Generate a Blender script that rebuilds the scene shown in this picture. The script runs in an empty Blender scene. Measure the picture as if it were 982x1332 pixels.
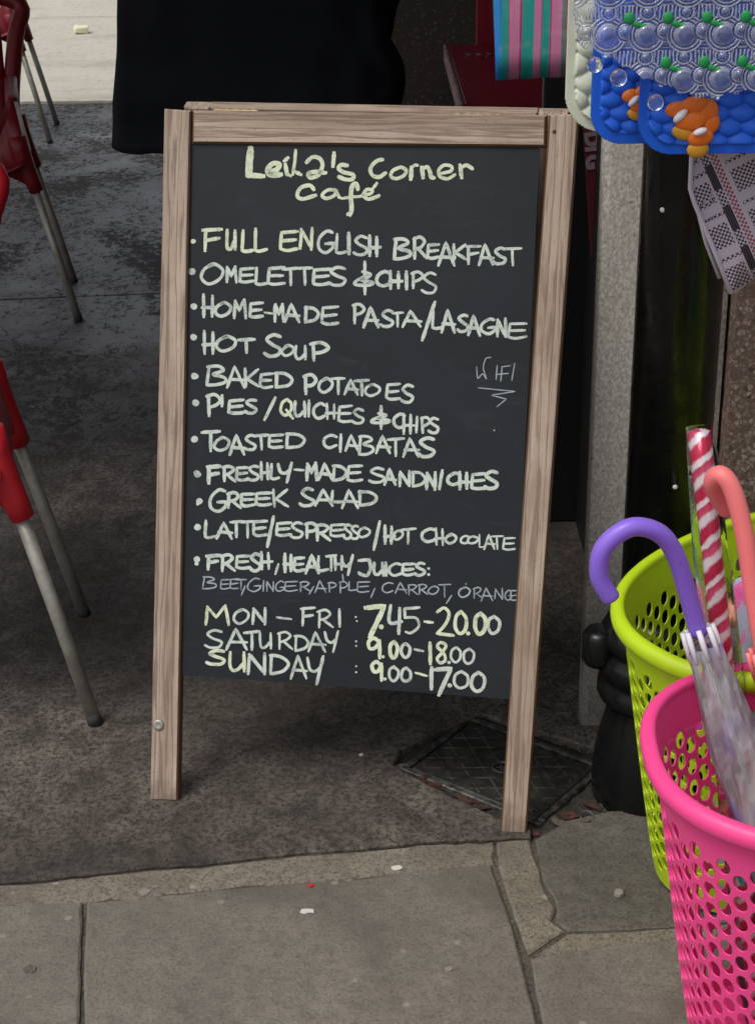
import bpy, bmesh, math, random
from mathutils import Vector, Matrix, noise
import numpy as np
S = bpy.context.scene
C = S.collection
R = math.radians
rnd = random.Random(11)

# ------------------------------------------------------------------ camera, sky, sun, exposure
cam = bpy.data.cameras.new('camera')
camo = bpy.data.objects.new('camera', cam); C.objects.link(camo)
cam.sensor_fit = 'VERTICAL'; cam.sensor_height = 24.0; cam.sensor_width = 24.0
cam.lens = 24.0 * 2157 / 1332
cam.clip_end = 800; cam.clip_start = .05
th, rl = .4276, .0165
Rv = Vector((1, 0, 0)); Fv = Vector((0, math.cos(th), -math.sin(th))); Uv = Vector((0, math.sin(th), math.cos(th)))
cx_ = Rv * math.cos(rl) - Uv * math.sin(rl); cy_ = Uv * math.cos(rl) + Rv * math.sin(rl); cz_ = -Fv
m = Matrix((cx_, cy_, cz_)).transposed().to_4x4(); m.translation = (0, 0, 1.5602)
camo.matrix_world = m
S.camera = camo

SUN_EL, SUN_DIR = R(60), Vector((-.80, -.60, 0)).normalized()   # towards the sun
w = bpy.data.worlds.new('World'); S.world = w; w.use_nodes = True
nt = w.node_tree; nt.nodes.clear()
sky = nt.nodes.new('ShaderNodeTexSky'); sky.sky_type = 'NISHITA'; sky.sun_disc = False
sky.sun_elevation = SUN_EL; sky.sun_rotation = math.atan2(SUN_DIR.x, SUN_DIR.y)
sky.air_density = 1.0; sky.dust_density = 4.0; sky.ozone_density = 1.0
hs = nt.nodes.new('ShaderNodeHueSaturation'); hs.inputs['Saturation'].default_value = .30
bg = nt.nodes.new('ShaderNodeBackground'); bg.inputs['Strength'].default_value = .13
wo = nt.nodes.new('ShaderNodeOutputWorld')
nt.links.new(sky.outputs[0], hs.inputs['Color']); nt.links.new(hs.outputs[0], bg.inputs[0]); nt.links.new(bg.outputs[0], wo.inputs[0])
sl = bpy.data.lights.new('sun', 'SUN'); sl.energy = 1.1; sl.angle = R(22); sl.color = (1, .955, .89)
so = bpy.data.objects.new('sun', sl); C.objects.link(so)
sd = SUN_DIR * math.cos(SUN_EL) + Vector((0, 0, math.sin(SUN_EL)))
so.rotation_euler = sd.to_track_quat('Z', 'Y').to_euler(); so.location = sd * 20
S.view_settings.view_transform = 'Standard'; S.view_settings.look = 'None'
S.view_settings.exposure = 0.12; S.view_settings.gamma = 1.0; S.view_settings.use_curve_mapping = False

# ------------------------------------------------------------------ helpers
def link(o, parent=None):
    C.objects.link(o)
    if parent is not None: o.parent = parent
    return o
def tag(o, label=None, cat=None, group=None, kind=None):
    for k, v in (('label', label), ('category', cat), ('group', group), ('kind', kind)):
        if v: o[k] = v
    return o
def thing(name, label, cat, loc=(0, 0, 0), rz=0, group=None):
    o = bpy.data.objects.new(name, None); o.location = loc; o.rotation_euler = (0, 0, rz); o.empty_display_size = .1
    return tag(link(o), label, cat, group)
def mesh(name, vs, fs, mat, parent=None, smooth=False, loc=None, mi=None, mats=None):
    me = bpy.data.meshes.new(name); me.from_pydata([tuple(v) for v in vs], [], [tuple(f) for f in fs])
    for mm in (mats or [mat]): me.materials.append(mm)
    if mi is not None: me.polygons.foreach_set('material_index', mi)
    if smooth: me.polygons.foreach_set('use_smooth', [True] * len(me.polygons))
    me.update()
    o = bpy.data.objects.new(name, me)
    if loc: o.location = loc
    return link(o, parent)
def bmobj(name, bm, mat, parent=None, smooth=False):
    me = bpy.data.meshes.new(name); bmesh.ops.recalc_face_normals(bm, faces=bm.faces[:]); bm.to_mesh(me); bm.free()
    me.materials.append(mat)
    if smooth: me.polygons.foreach_set('use_smooth', [True] * len(me.polygons))
    return link(bpy.data.objects.new(name, me), parent)
def bbox(bm, a, b, bev=0, seg=1):
    r = bmesh.ops.create_cube(bm, size=1)
    vs = r['verts']
    for v in vs: v.co = Vector([(a[i] + b[i]) / 2 + v.co[i] * (b[i] - a[i]) for i in range(3)])
    if bev: bmesh.ops.bevel(bm, geom=list({e for v in vs for e in v.link_edges}), offset=bev, segments=seg, affect='EDGES', profile=.6)
def box(name, a, b, mat, parent=None, bev=.004, seg=1):
    bm = bmesh.new(); bbox(bm, a, b, bev, seg); return bmobj(name, bm, mat, parent)
def tube_geo(path, radii, n=12, cap=True, closed=False):
    path = [Vector(p) for p in path]; N = len(path)
    if not hasattr(radii, '__len__'): radii = [radii] * N
    vs, fs = [], []; up = None
    for i, p in enumerate(path):
        if closed: t = path[(i + 1) % N] - path[i - 1]
        else: t = path[min(i + 1, N - 1)] - path[max(i - 1, 0)]
        t.normalize()
        if up is None:
            up = Vector((0, 0, 1)) if abs(t.z) < .9 else Vector((1, 0, 0))
        up = (up - t * up.dot(t)).normalized(); s = t.cross(up)
        for k in range(n):
            a = 2 * math.pi * k / n; vs.append(p + (up * math.cos(a) + s * math.sin(a)) * radii[i])
    M = N if closed else N - 1
    for i in range(M):
        for k in range(n):
            fs.append((i * n + k, i * n + (k + 1) % n, ((i + 1) % N) * n + (k + 1) % n, ((i + 1) % N) * n + k))
    if cap and not closed:
        fs.append(tuple(range(n))[::-1]); fs.append(tuple((N - 1) * n + k for k in range(n)))
    return vs, fs
def tube(name, path, radii, mat, parent=None, n=12, **k):
    vs, fs = tube_geo(path, radii, n, **k); return mesh(name, vs, fs, mat, parent, True)
def lathe(name, prof, mat, parent=None, n=40, loc=None):
    vs = [(r * math.cos(2 * math.pi * k / n), r * math.sin(2 * math.pi * k / n), z) for r, z in prof for k in range(n)]
    fs = [(i * n + k, i * n + (k + 1) % n, (i + 1) * n + (k + 1) % n, (i + 1) * n + k) for i in range(len(prof) - 1) for k in range(n)]
    fs.append(tuple(range(n))[::-1]); fs.append(tuple((len(prof) - 1) * n + k for k in range(n)))
    return mesh(name, vs, fs, mat, parent, True, loc)
def catmull(p, sub=7, closed=False):
    p = [Vector(q) for q in p]; n = len(p)
    if n < 3: return p
    out = []
    for i in range(n if closed else n - 1):
        if closed: a, b, c, d = p[i - 1], p[i], p[(i + 1) % n], p[(i + 2) % n]
        else: a, b, c, d = p[max(i - 1, 0)], p[i], p[i + 1], p[min(i + 2, n - 1)]
        for k in range(sub):
            t = k / sub
            out.append(.5 * ((2 * b) + (c - a) * t + (2 * a - 5 * b + 4 * c - d) * t * t + (3 * b - a - 3 * c + d) * t ** 3))
    if not closed: out.append(p[-1])
    return out
def grid_obj(name, X0, X1, Z0, Z1, step, hfn, inside, mat, parent, thick=.004, loc=(0, 0, 0), rz=0):
    nx = int((X1 - X0) / step) + 1; nz = int((Z1 - Z0) / step) + 1
    xs = np.linspace(X0, X1, nx); zs = np.linspace(Z0, Z1, nz); XX, ZZ = np.meshgrid(xs, zs)
    Hh = hfn(XX, ZZ)
    ok = inside((XX[:-1, :-1] + XX[1:, 1:]) / 2, (ZZ[:-1, :-1] + ZZ[1:, 1:]) / 2)
    co = np.stack([XX, -Hh, ZZ], -1).reshape(-1, 3)
    jj, ii = np.nonzero(ok)
    a = jj * nx + ii; F = np.stack([a, a + 1, a + nx + 1, a + nx], 1)
    used = np.unique(F); mp = np.full(len(co), -1); mp[used] = np.arange(len(used))
    me = bpy.data.meshes.new(name); me.from_pydata(co[used].tolist(), [], mp[F].tolist()); me.materials.append(mat)
    me.polygons.foreach_set('use_smooth', [True] * len(me.polygons)); me.update()
    o = bpy.data.objects.new(name, me); o.location = loc; o.rotation_euler = (0, 0, rz); link(o, parent)
    md = o.modifiers.new('s', 'SOLIDIFY'); md.thickness = thick; md.offset = -1 
    return o
def rrect(x, z, x0, x1, z0, z1, r):
    dx = np.maximum(np.maximum(x0 + r - x, x - (x1 - r)), 0); dz = np.maximum(np.maximum(z0 + r - z, z - (z1 - r)), 0)
    return (dx * dx + dz * dz <= r * r) & (x >= x0) & (x <= x1) & (z >= z0) & (z <= z1)

# ------------------------------------------------------------------ materials
class NM:
    def __init__(s, name, rough=.6, col=(.5, .5, .5), **kw):
        s.m = bpy.data.materials.new(name); s.m.use_nodes = True; s.t = s.m.node_tree; s.n = s.t.nodes; s.p = s.n['Principled BSDF']
        s.p.inputs['Roughness'].default_value = rough; s.p.inputs['Base Color'].default_value = (*col, 1)
        for k, v in kw.items(): s.p.inputs[k.replace('_', ' ')].default_value = v
        s._co = {}
    def L(s, a, b): s.t.links.new(a, b)
    def co(s, kind='Object', scale=(1, 1, 1), rot=(0, 0, 0), loc=(0, 0, 0)):
        tc = s.n.new('ShaderNodeTexCoord'); mp = s.n.new('ShaderNodeMapping')
        mp.inputs['Scale'].default_value = scale; mp.inputs['Rotation'].default_value = rot; mp.inputs['Location'].default_value = loc
        if kind == 'World':
            g = s.n.new('ShaderNodeNewGeometry'); s.L(g.outputs['Position'], mp.inputs[0])
        else: s.L(tc.outputs[kind], mp.inputs[0])
        return mp.outputs[0]
    def noise(s, v, scale, detail=4, rough=.55, dist=0):
        n = s.n.new('ShaderNodeTexNoise'); n.inputs['Scale'].default_value = scale; n.inputs['Detail'].default_value = detail
        n.inputs['Roughness'].default_value = rough; n.inputs['Distortion'].default_value = dist; s.L(v, n.inputs['Vector']); return n.outputs['Fac']
    def vor(s, v, scale, feat='F1', out='Color', rnd_=1):
        n = s.n.new('ShaderNodeTexVoronoi'); n.feature = feat; n.inputs['Scale'].default_value = scale; n.inputs['Randomness'].default_value = rnd_; s.L(v, n.inputs['Vector']); return n.outputs[out]
    def wave(s, v, scale, dist=2, detail=2, dscale=1, axis='X'):
        n = s.n.new('ShaderNodeTexWave'); n.bands_direction = axis; n.inputs['Scale'].default_value = scale; n.inputs['Distortion'].default_value = dist
        n.inputs['Detail'].default_value = detail; n.inputs['Detail Scale'].default_value = dscale; s.L(v, n.inputs['Vector']); return n.outputs['Fac']
    def ramp(s, v, stops, const=False):
        n = s.n.new('ShaderNodeValToRGB'); e = n.color_ramp.elements
        if const: n.color_ramp.interpolation = 'CONSTANT'
        while len(e) < len(stops): e.new(.5)
        for i, (p, c_) in enumerate(stops):
            e[i].position = p; e[i].color = (*c_, 1) if hasattr(c_, '__len__') else (c_, c_, c_, 1)
        s.L(v, n.inputs[0]); return n.outputs[0]
    def mix(s, f, a, b, mode='MIX'):
        n = s.n.new('ShaderNodeMix'); n.data_type = 'RGBA'; n.blend_type = mode
        for i_, v in ((0, f), (6, a), (7, b)):
            sk = n.inputs[i_]
            if isinstance(v, bpy.types.NodeSocket): s.L(v, sk)
            elif hasattr(v, '__len__'): sk.default_value = (*v, 1)
            else: sk.default_value = v if i_ == 0 else (v, v, v, 1)
        return n.outputs[2]
    def math(s, op, a, b=0, c_=0):
        n = s.n.new('ShaderNodeMath'); n.operation = op
        for i, v in enumerate((a, b, c_)):
            if isinstance(v, bpy.types.NodeSocket): s.L(v, n.inputs[i])
            else: n.inputs[i].default_value = v
        return n.outputs[0]
    def sep(s, v):
        n = s.n.new('ShaderNodeSeparateXYZ'); s.L(v, n.inputs[0]); return n.outputs
    def col(s, v): s.L(v, s.p.inputs['Base Color']); return s
    def rough(s, v): s.L(v, s.p.inputs['Roughness']); return s
    def bump(s, h, strength=.3, dist=.002):
        n = s.n.new('ShaderNodeBump'); n.inputs['Strength'].default_value = strength; n.inputs['Distance'].default_value = dist
        s.L(h, n.inputs['Height']); s.L(n.outputs[0], s.p.inputs['Normal']); return s

def plastic(name, col, rough=.32, sss=.15, dirt=.12):
    k = NM(name, rough, col); v = k.co('World')
    n = k.noise(v, 9, 5, .6)
    k.col(k.mix(k.ramp(n, [(.45, 0), (.75, dirt)]), col, tuple(c_ * .45 for c_ in col)))
    k.rough(k.ramp(k.noise(v, 40, 6, .7), [(.3, rough - .06), (.7, rough + .22)])); k.bump(k.noise(v, 160, 2), .06, .0008)
    k.p.inputs['Subsurface Weight'].default_value = sss; k.p.inputs['Subsurface Radius'].default_value = (.01, .006, .004); k.p.inputs['Subsurface Scale'].default_value = .5
    return k.m

def wood_mat(name, axis):
    k = NM(name, .72); st = {'z': (1, 1, .05), 'x': (.05, 1, 1)}[axis]
    v = k.co('Object', st); vf = k.co('Object')
    oi = k.n.new('ShaderNodeObjectInfo'); ad = k.n.new('ShaderNodeVectorMath'); ad.operation = 'MULTIPLY_ADD'; cb = k.n.new('ShaderNodeCombineXYZ'); k.L(oi.outputs['Random'], cb.inputs[0]); k.L(oi.outputs['Random'], cb.inputs[1]); k.L(oi.outputs['Random'], cb.inputs[2]); ad.inputs[1].default_value = (7, 5, 3); k.L(cb.outputs[0], ad.inputs[0]); k.L(v, ad.inputs[2]); v = ad.outputs[0]
    g = k.noise(v, 150, 6, .7); g2 = k.noise(v, 28, 3, .5, .6)
    rings = k.wave(v, 26, 9, 3, 3.2, 'X' if axis == 'z' else 'Z')
    big = k.noise(vf, 7, 4)
    c = k.mix(k.ramp(g2, [(.35, 0), (.65, 1)]), (.325, .240, .178), (.50, .395, .310))
    c = k.mix(k.ramp(rings, [(.0, .75), (.3, 0)]), c, (.19, .125, .095))
    c = k.mix(k.ramp(g, [(.36, .6), (.47, 0)]), c, (.17, .115, .09))
    c = k.mix(k.ramp(big, [(.48, 0), (.68, .55)]), c, (.22, .145, .10))
    feet = k.math('ADD', k.math('MULTIPLY', k.sep(k.co('World'))[2], -9), k.math('MULTIPLY', k.noise(vf, 40, 3), .9)); c = k.mix(k.ramp(feet, [(.0, 0), (.45, .6)]), c, (.12, .085, .065))
    c = k.mix(k.ramp(k.noise(vf, 260, 2), [(.64, 0), (.7, .5)]), c, (.08, .055, .045))
    kn = k.vor(k.co('Object', (1, 1, .45) if axis == 'z' else (.45, 1, 1), loc=(.3, .1, .07)), 5.2, 'F1', 'Distance')
    c = k.mix(k.ramp(kn, [(.02, .9), (.05, .55), (.10, 0)]), c, (.13, .075, .045))
    k.col(c); k.bump(k.math('ADD', g, k.math('MULTIPLY', rings, .4)), .55, .0012)
    return k.m
M_woodV = wood_mat('weathered_softwood_upright', 'z'); M_woodH = wood_mat('weathered_softwood_rail', 'x')
k = NM('varnished_edge', .5); k.col(k.mix(k.noise(k.co('Object'), 30, 4), (.055, .028, .014), (.17, .095, .05))); M_edge = k.m
k = NM('blackboard_paint', .5, Specular_IOR_Level=.35); v = k.co('Object')
c = k.mix(k.ramp(k.noise(v, 6, 5, .6), [(.3, 0), (.72, 1)]), (.0085, .0120, .0155), (.0155, .0195, .0245))
sm = k.noise(k.co('Object', (1, 1, 3), (0, .5, 0)), 9, 6, .72, 1.2)
c = k.mix(k.ramp(sm, [(.56, 0), (.78, .34)]), c, (.052, .060, .066))
sc_ = k.noise(k.co('Object', (60, 1, 4), (0, .9, 0)), 4, 2, .5)
c = k.mix(k.ramp(sc_, [(.76, 0), (.84, .3)]), c, (.16, .17, .17))
k.col(c); k.rough(k.ramp(k.noise(v, 14, 4), [(.3, .42), (.7, .6)])); k.bump(k.noise(v, 420, 3), .12, .0006); M_black = k.m
def chalk(name, col, dark):
    k = NM(name, .9); v = k.co('Object')
    n = k.noise(v, 420, 3, .7); n2 = k.noise(v, 65, 4, .7)
    f = k.math('ADD', k.math('MULTIPLY', n, .42), k.math('MULTIPLY', n2, .58))
    k.col(k.mix(k.ramp(f, [(.36, 0), (.47, .75), (.56, 1)]), dark, col)); return k.m
M_chy = chalk('chalk_pale_yellow', (.74, .80, .58), (.32, .37, .28))
M_chw = chalk('chalk_white', (.64, .71, .63), (.24, .28, .27))
M_chg = chalk('chalk_grey', (.40, .45, .48), (.12, .14, .16))

k = NM('brass', .38, (.66, .52, .28), Metallic=.75); M_brass = k.m
k = NM('steel_tube', .33, (.40, .39, .36), Metallic=.45); k.rough(k.ramp(k.noise(k.co('World'), 50, 4), [(.3, .38), (.7, .6)]))
k.col(k.mix(k.ramp(k.noise(k.co('World'), 22, 5, .7), [(.4, 0), (.7, 1)]), (.42, .405, .35), (.27, .255, .22))); M_steel = k.m
k = NM('rubber', .8, (.03, .03, .028)); M_rubber = k.m
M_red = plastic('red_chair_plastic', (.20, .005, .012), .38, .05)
M_redlit = plastic('lit_red_chair_plastic', (.52, .014, .024), .32, .08)  # same chair plastic, lightened in colour for the chair that stands lit
M_purple = plastic('purple_plastic', (.27, .15, .72), .30, .15, .04)
M_coral = plastic('coral_plastic', (.93, .22, .22), .30, .2, .04)
M_wht = plastic('white_plastic', (.75, .73, .78), .35, .2, .05)

# paving: fine gritty stone with stains
def stone(name, ca, cb, dark, grit=.5, seed=0, rib=False):
    k = NM(name, .82); v = k.co('World', loc=(seed, seed * .7, 0))
    a = k.noise(v, 5, 6, .62); b = k.noise(v, 42, 5, .7); g = k.noise(v, 620, 3, .7); g3 = k.noise(v, 190, 4, .75)
    c = k.mix(k.ramp(a, [(.3, 0), (.7, 1)]), ca, cb)
    c = k.mix(k.ramp(b, [(.36, .45), (.58, 0)]), c, dark)
    c = k.mix(k.ramp(g3, [(.38, .65 * grit + .15), (.52, 0)]), c, tuple(x * .45 for x in dark))
    c = k.mix(k.ramp(g, [(.55, 0), (.68, .35)]), c, tuple(min(1, x * 1.9) for x in cb))
    st = k.noise(v, 2.3, 4, .6, .8)
    c = k.mix(k.ramp(st, [(.50, 0), (.66, .62)]), c, dark)
    wh = k.vor(v, 240, 'F1', 'Distance'); c = k.mix(k.ramp(wh, [(.10, .35), (.16, 0)]), c, tuple(min(1, x * 2.2) for x in cb))
    sp = k.vor(v, 17, 'F1', 'Distance')
    c = k.mix(k.ramp(sp, [(.07, .55), (.12, 0)]), c, tuple(min(1, x * 1.5) for x in cb))
    k.col(c); k.rough(k.ramp(b, [(.3, .65), (.7, .9)]))
    h = k.math('ADD', k.math('MULTIPLY', g, .5), k.math('MULTIPLY', g3, .9)); h = k.math('ADD', h, k.math('MULTIPLY', b, 1.2))
    if rib: h = k.math('ADD', h, k.math('MULTIPLY', k.wave(k.co('World', rot=(0, 0, .08)), 120, 3, 3, 3), .10))
    k.bump(h, .6 * grit + .25, .003); return k.m
M_flag = stone('paving_flag', (.160, .144, .119), (.232, .209, .172), (.088, .077, .064), .45, 3, True)
M_flagd = stone('damp_dark_flag', (.092, .084, .070), (.165, .152, .126), (.045, .040, .034), .6, 9)
M_mortar = stone('mortar', (.215, .186, .142), (.300, .265, .205), (.095, .080, .062), .9, 5)
M_joint = stone('dirty_joint', (.095, .083, .066), (.155, .136, .108), (.038, .034, .028), 1.0, 2)
M_rubble = stone('dark_broken_bedding', (.036, .031, .026), (.080, .070, .058), (.016, .014, .012), 1.0, 7)
k = NM('old_brick', .85); k.col(k.mix(k.ramp(k.noise(k.co('World'), 60, 5, .7), [(.4, 0), (.62, 1)]), (.085, .026, .018), (.035, .025, .020))); k.bump(k.noise(k.co('World'), 160, 4), .7, .003); M_brick = k.m

# forecourt: worn sealed concrete, blotched, glossier further under the added canopy
k = NM('worn_sealed_concrete', .6); v = k.co('World'); vs_ = k.co('World', (1, .75, 1), (0, 0, .12))
big = k.noise(v, 2.0, 5, .6, .4); mid = k.noise(vs_, 17, 8, .74, .5); fin = k.noise(v, 95, 6, .78); gr = k.noise(v, 420, 3, .7)
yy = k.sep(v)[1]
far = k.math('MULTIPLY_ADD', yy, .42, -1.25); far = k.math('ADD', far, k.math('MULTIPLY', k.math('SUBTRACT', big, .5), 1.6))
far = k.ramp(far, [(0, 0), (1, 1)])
near_c = k.mix(k.ramp(mid, [(.38, 0), (.60, 1)]), (.070, .058, .048), (.235, .202, .170))
near_c = k.mix(k.ramp(fin, [(.43, .9), (.53, 0)]), near_c, (.028, .023, .019))
near_c = k.mix(k.ramp(gr, [(.56, 0), (.68, .5)]), near_c, (.21, .185, .155))
mf = k.math('ADD', k.math('MULTIPLY', k.noise(vs_, 30, 8, .78, .8), .62), k.math('MULTIPLY', fin, .38))
clump = k.noise(k.co('World', (1, .6, 1)), 2.1, 4, .6, .8)
mf = k.math('ADD', mf, k.math('MULTIPLY', k.math('SUBTRACT', clump, .5), .42))
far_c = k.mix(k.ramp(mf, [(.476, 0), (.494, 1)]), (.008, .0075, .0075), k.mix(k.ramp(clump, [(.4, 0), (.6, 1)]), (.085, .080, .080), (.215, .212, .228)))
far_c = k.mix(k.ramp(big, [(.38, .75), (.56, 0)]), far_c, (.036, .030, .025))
pit = k.vor(v, 75, 'F1', 'Distance'); near_c = k.mix(k.math('MULTIPLY', k.ramp(pit, [(.16, .9), (.26, 0)]), k.ramp(k.noise(v, 9, 3), [(.42, 0), (.56, 1)])), near_c, (.020, .017, .014))
agg = k.vor(v, 150, 'F1', 'Distance'); near_c = k.mix(k.ramp(agg, [(.14, .55), (.22, 0)]), near_c, (.30, .265, .225))
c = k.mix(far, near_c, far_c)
wz = k.noise(v, 1.1, 4, .55); c = k.mix(k.ramp(wz, [(.42, .72), (.60, 0)]), c, (.026, .021, .0165))  # broad brown darkening in the colour, standing in for shade around the chairs
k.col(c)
rf = k.ramp(mf, [(.46, .8), (.50, .28)]); rn = k.ramp(mid, [(.4, .9), (.6, .72)])
k.rough(k.mix(far, rn, rf))
h = k.math('ADD', k.math('MULTIPLY', mf, 2.2), k.math('MULTIPLY', gr, .35)); k.bump(h, .75, .004)
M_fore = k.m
k = NM('pale_far_paving', .85); v = k.co('World', (1, .35, 1)); n1 = k.noise(v, 1.3, 6, .6, .5); n2 = k.noise(v, 30, 5, .7)
c = k.mix(k.ramp(n1, [(.3, 0), (.7, 1)]), (.46, .43, .36), (.56, .53, .455))
c = k.mix(k.ramp(k.noise(k.co('World', (.35, 2.2, 1)), 1.5, 4, .6, .6), [(.53, 0), (.66, .45)]), c, (.30, .275, .23))
c = k.mix(k.ramp(n2, [(.33, .4), (.5, 0)]), c, (.27, .25, .21)); k.col(c); k.bump(n2, .4, .003); M_far = k.m
k = NM('ground_earth', .9); k.col(k.mix(k.noise(k.co('World'), 3, 6), (.035, .032, .028), (.075, .068, .058))); M_ground = k.m

def terrazzo(name, base, chips, sc_=95, rough=.5, lo=.30):
    k = NM(name, rough); v = k.co('World'); vn = k.vor(v, sc_, 'F1', 'Color'); d = k.vor(v, sc_, 'DISTANCE_TO_EDGE', 'Distance')
    s0 = k.sep(vn); n = k.noise(v, 240, 4, .7)
    chip = k.ramp(s0[0], chips)
    msk = k.math('MULTIPLY', k.ramp(d, [(.05, 0), (.13, 1)]), k.ramp(s0[1], [(lo, 0), (lo + .05, 1)]))
    c = k.mix(msk, base, chip); c = k.mix(k.ramp(n, [(.4, .4), (.55, 0)]), c, tuple(x * .4 for x in base))
    c = k.mix(k.ramp(k.noise(v, 3, 4), [(.45, 0), (.75, .35)]), c, tuple(x * .5 for x in base))
    k.col(c); k.bump(k.math('ADD', k.math('MULTIPLY', msk, .4), n), .25, .0015); return k.m
M_terr = terrazzo('brown_terrazzo', (.26, .165, .132), [(0, (.34, .235, .20)), (.5, (.54, .41, .355)), (.8, (.68, .55, .48)), (1, (.08, .05, .043))], 130)
M_terrd = terrazzo('dark_terrazzo', (.075, .064, .051), [(0, (.07, .06, .05)), (.7, (.10, .087, .07)), (.9, (.17, .15, .13)), (1, (.24, .215, .185))], 120)
k = NM('pale_granite', .62); v = k.co('World'); a = k.noise(v, 150, 4, .7); s0 = k.sep(k.vor(k.co('World', (1, 1, .55)), 330, 'F1', 'Color'))
c = k.mix(k.ramp(s0[0], [(.3, 0), (.9, 1)]), (.46, .42, .375), (.66, .62, .565)); c = k.mix(k.ramp(a, [(.36, .55), (.46, 0)]), c, (.15, .135, .12))
c = k.mix(k.ramp(k.vor(v, 22, 'F1', 'Distance'), [(.05, .7), (.09, 0)]), c, (.13, .12, .11))
z = k.sep(v)[2]; dirt = k.math('ADD', k.math('MULTIPLY', z, -1.3), k.math('MULTIPLY', k.noise(v, 7, 5, .65), .9))
c = k.mix(k.ramp(dirt, [(-.0, 0), (.55, .85)]), c, (.055, .050, .043))
k.col(c); k.bump(a, .3, .0015); k.p.inputs['Roughness'].default_value = .5; M_gran = k.m
k = NM('gloss_black_paint', .16, (.006, .0065, .0065), Specular_IOR_Level=.3); v = k.co('World'); k.col(k.mix(k.ramp(k.noise(v, 12, 5, .7), [(.5, 0), (.75, .5)]), (.006, .0065, .0068), (.022, .020, .017)))
k.rough(k.ramp(k.noise(v, 30, 5), [(.35, .16), (.7, .38)])); k.bump(k.noise(v, 26, 4, .6), .22, .003); M_pipe = k.m
k = NM('satin_black', .5, (.006, .006, .006)); M_blk = k.m
k = NM('shop_wall_paint', .8); k.col(k.mix(k.noise(k.co('World'), 4, 5), (.16, .15, .135), (.22, .21, .19))); M_wall = k.m
k = NM('added_canopy_cloth', .8); k.col(k.mix(k.noise(k.co('World'), 6, 4), (.05, .012, .014), (.085, .02, .022))); M_added_canopy = k.m
k = NM('red_painted_timber', .42); v = k.co('World', (1, 1, .2)); k.col(k.mix(k.ramp(k.noise(v, 30, 5, .7), [(.35, 0), (.7, 1)]), (.27, .012, .030), (.40, .018, .045)))
k.bump(k.noise(v, 60, 4), .25, .002); M_redt = k.m
k = NM('worn_red_edge', .7); v = k.co('World', (1, .4, 1)); k.col(k.mix(k.ramp(k.noise(v, 50, 6, .75), [(.4, 0), (.6, 1)]), (.20, .06, .07), (.42, .29, .27))); M_rededge = k.m
k = NM('black_coat_cloth', .9, (.006, .0065, .008), Specular_IOR_Level=.12); v = k.co('Object'); k.bump(k.noise(v, 500, 2), .3, .001); k.col(k.mix(k.noise(v, 5, 4), (.0022, .0028, .0042), (.0075, .0085, .012)))
M_coat = k.m
k = NM('dark_trousers', .85, (.012, .013, .018)); M_trous = k.m
k = NM('skin', .5, (.48, .28, .20)); k.p.inputs['Subsurface Weight'].default_value = .1; M_skin = k.m
k = NM('dark_hair', .5, (.02, .014, .01)); k.bump(k.wave(k.co('Object'), 60, 4), .6, .003); M_hair = k.m
k = NM('cast_iron', .55, (.03, .03, .028), Metallic=.3); v = k.co('World'); k.col(k.mix(k.ramp(k.noise(v, 45, 6, .7), [(.4, 0), (.65, 1)]), (.020, .021, .019), (.062, .058, .050)))
k.rough(k.ramp(k.noise(v, 30, 4), [(.3, .42), (.7, .75)])); k.bump(k.noise(v, 120, 4), .5, .002); M_iron = k.m
k = NM('worn_iron_rib', .5, (.085, .082, .075), Metallic=.3); k.col(k.mix(k.ramp(k.noise(k.co('World'), 70, 4), [(.42, 0), (.6, 1)]), (.03, .03, .027), (.12, .115, .105))); M_ironw = k.m

# ------------------------------------------------------------------ ground and paving
gnd = mesh('ground', [(-300, -60, -.045), (300, -60, -.045), (300, 500, -.045), (-300, 500, -.045)], [(0, 1, 2, 3)], M_ground); tag(gnd, kind='structure')
def jag(pts, amp=.0018, step=.02):
    out = []; n = len(pts)
    for i in range(n):
        a = Vector((*pts[i], 0)); b = Vector((*pts[(i + 1) % n], 0)); L_ = (b - a).length; q = max(1, min(120, int(L_ / step))); nn = (b - a).normalized().cross(Vector((0, 0, 1)))
        for j in range(q):
            p = a.lerp(b, j / q); d = noise.noise(Vector((p.x * 38, p.y * 38, 3.1))) * amp + noise.noise(Vector((p.x * 120, p.y * 120, 8))) * amp * .6
            out.append(p + nn * d)
    return out
def slab(name, pts, mat, parent, z=0, th_=.04, amp=.0018, edge=.0035, tilt=(0, 0)):
    P = jag(pts, amp); n = len(P)
    ar = sum(P[i].x * P[(i + 1) % n].y - P[(i + 1) % n].x * P[i].y for i in range(n))
    if ar < 0: P = P[::-1]
    vs = []
    cx = sum(p.x for p in P) / n; cy = sum(p.y for p in P) / n
    def zt(p): return z + tilt[0] * (p.x - cx) + tilt[1] * (p.y - cy)
    inn = []
    for i in range(n):
        d = (P[(i + 1) % n] - P[i - 1]).normalized(); nrm = Vector((-d.y, d.x, 0)); inn.append(P[i] + nrm * edge * (1 + .6 * noise.noise(P[i] * 60)))
    for p in P: vs.append((p.x, p.y, z - th_))
    for p in P: vs.append((p.x, p.y, zt(p) - edge * .8))
    for p in inn: vs.append((p.x, p.y, zt(p)))
    fs = [(i, (i + 1) % n, n + (i + 1) % n, n + i) for i in range(n)] + [(n + i, n + (i + 1) % n, 2 * n + (i + 1) % n, 2 * n + i) for i in range(n)]
    fs.append(tuple(range(2 * n, 3 * n)))
    return mesh(name, vs, fs, mat, parent)
pav = bpy.data.objects.new('pavement', None); link(pav); tag(pav, kind='structure')
slab('paving_slab', [(-.848, 1.969), (-.576, 2.024), (-.453, 2.028), (-.432, 1.877), (-.416, 1.763), (-.398, 1.638), (-.37, 1.3), (-.85, 1.3)], M_flag, pav, 0, tilt=(.004, 0))
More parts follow.
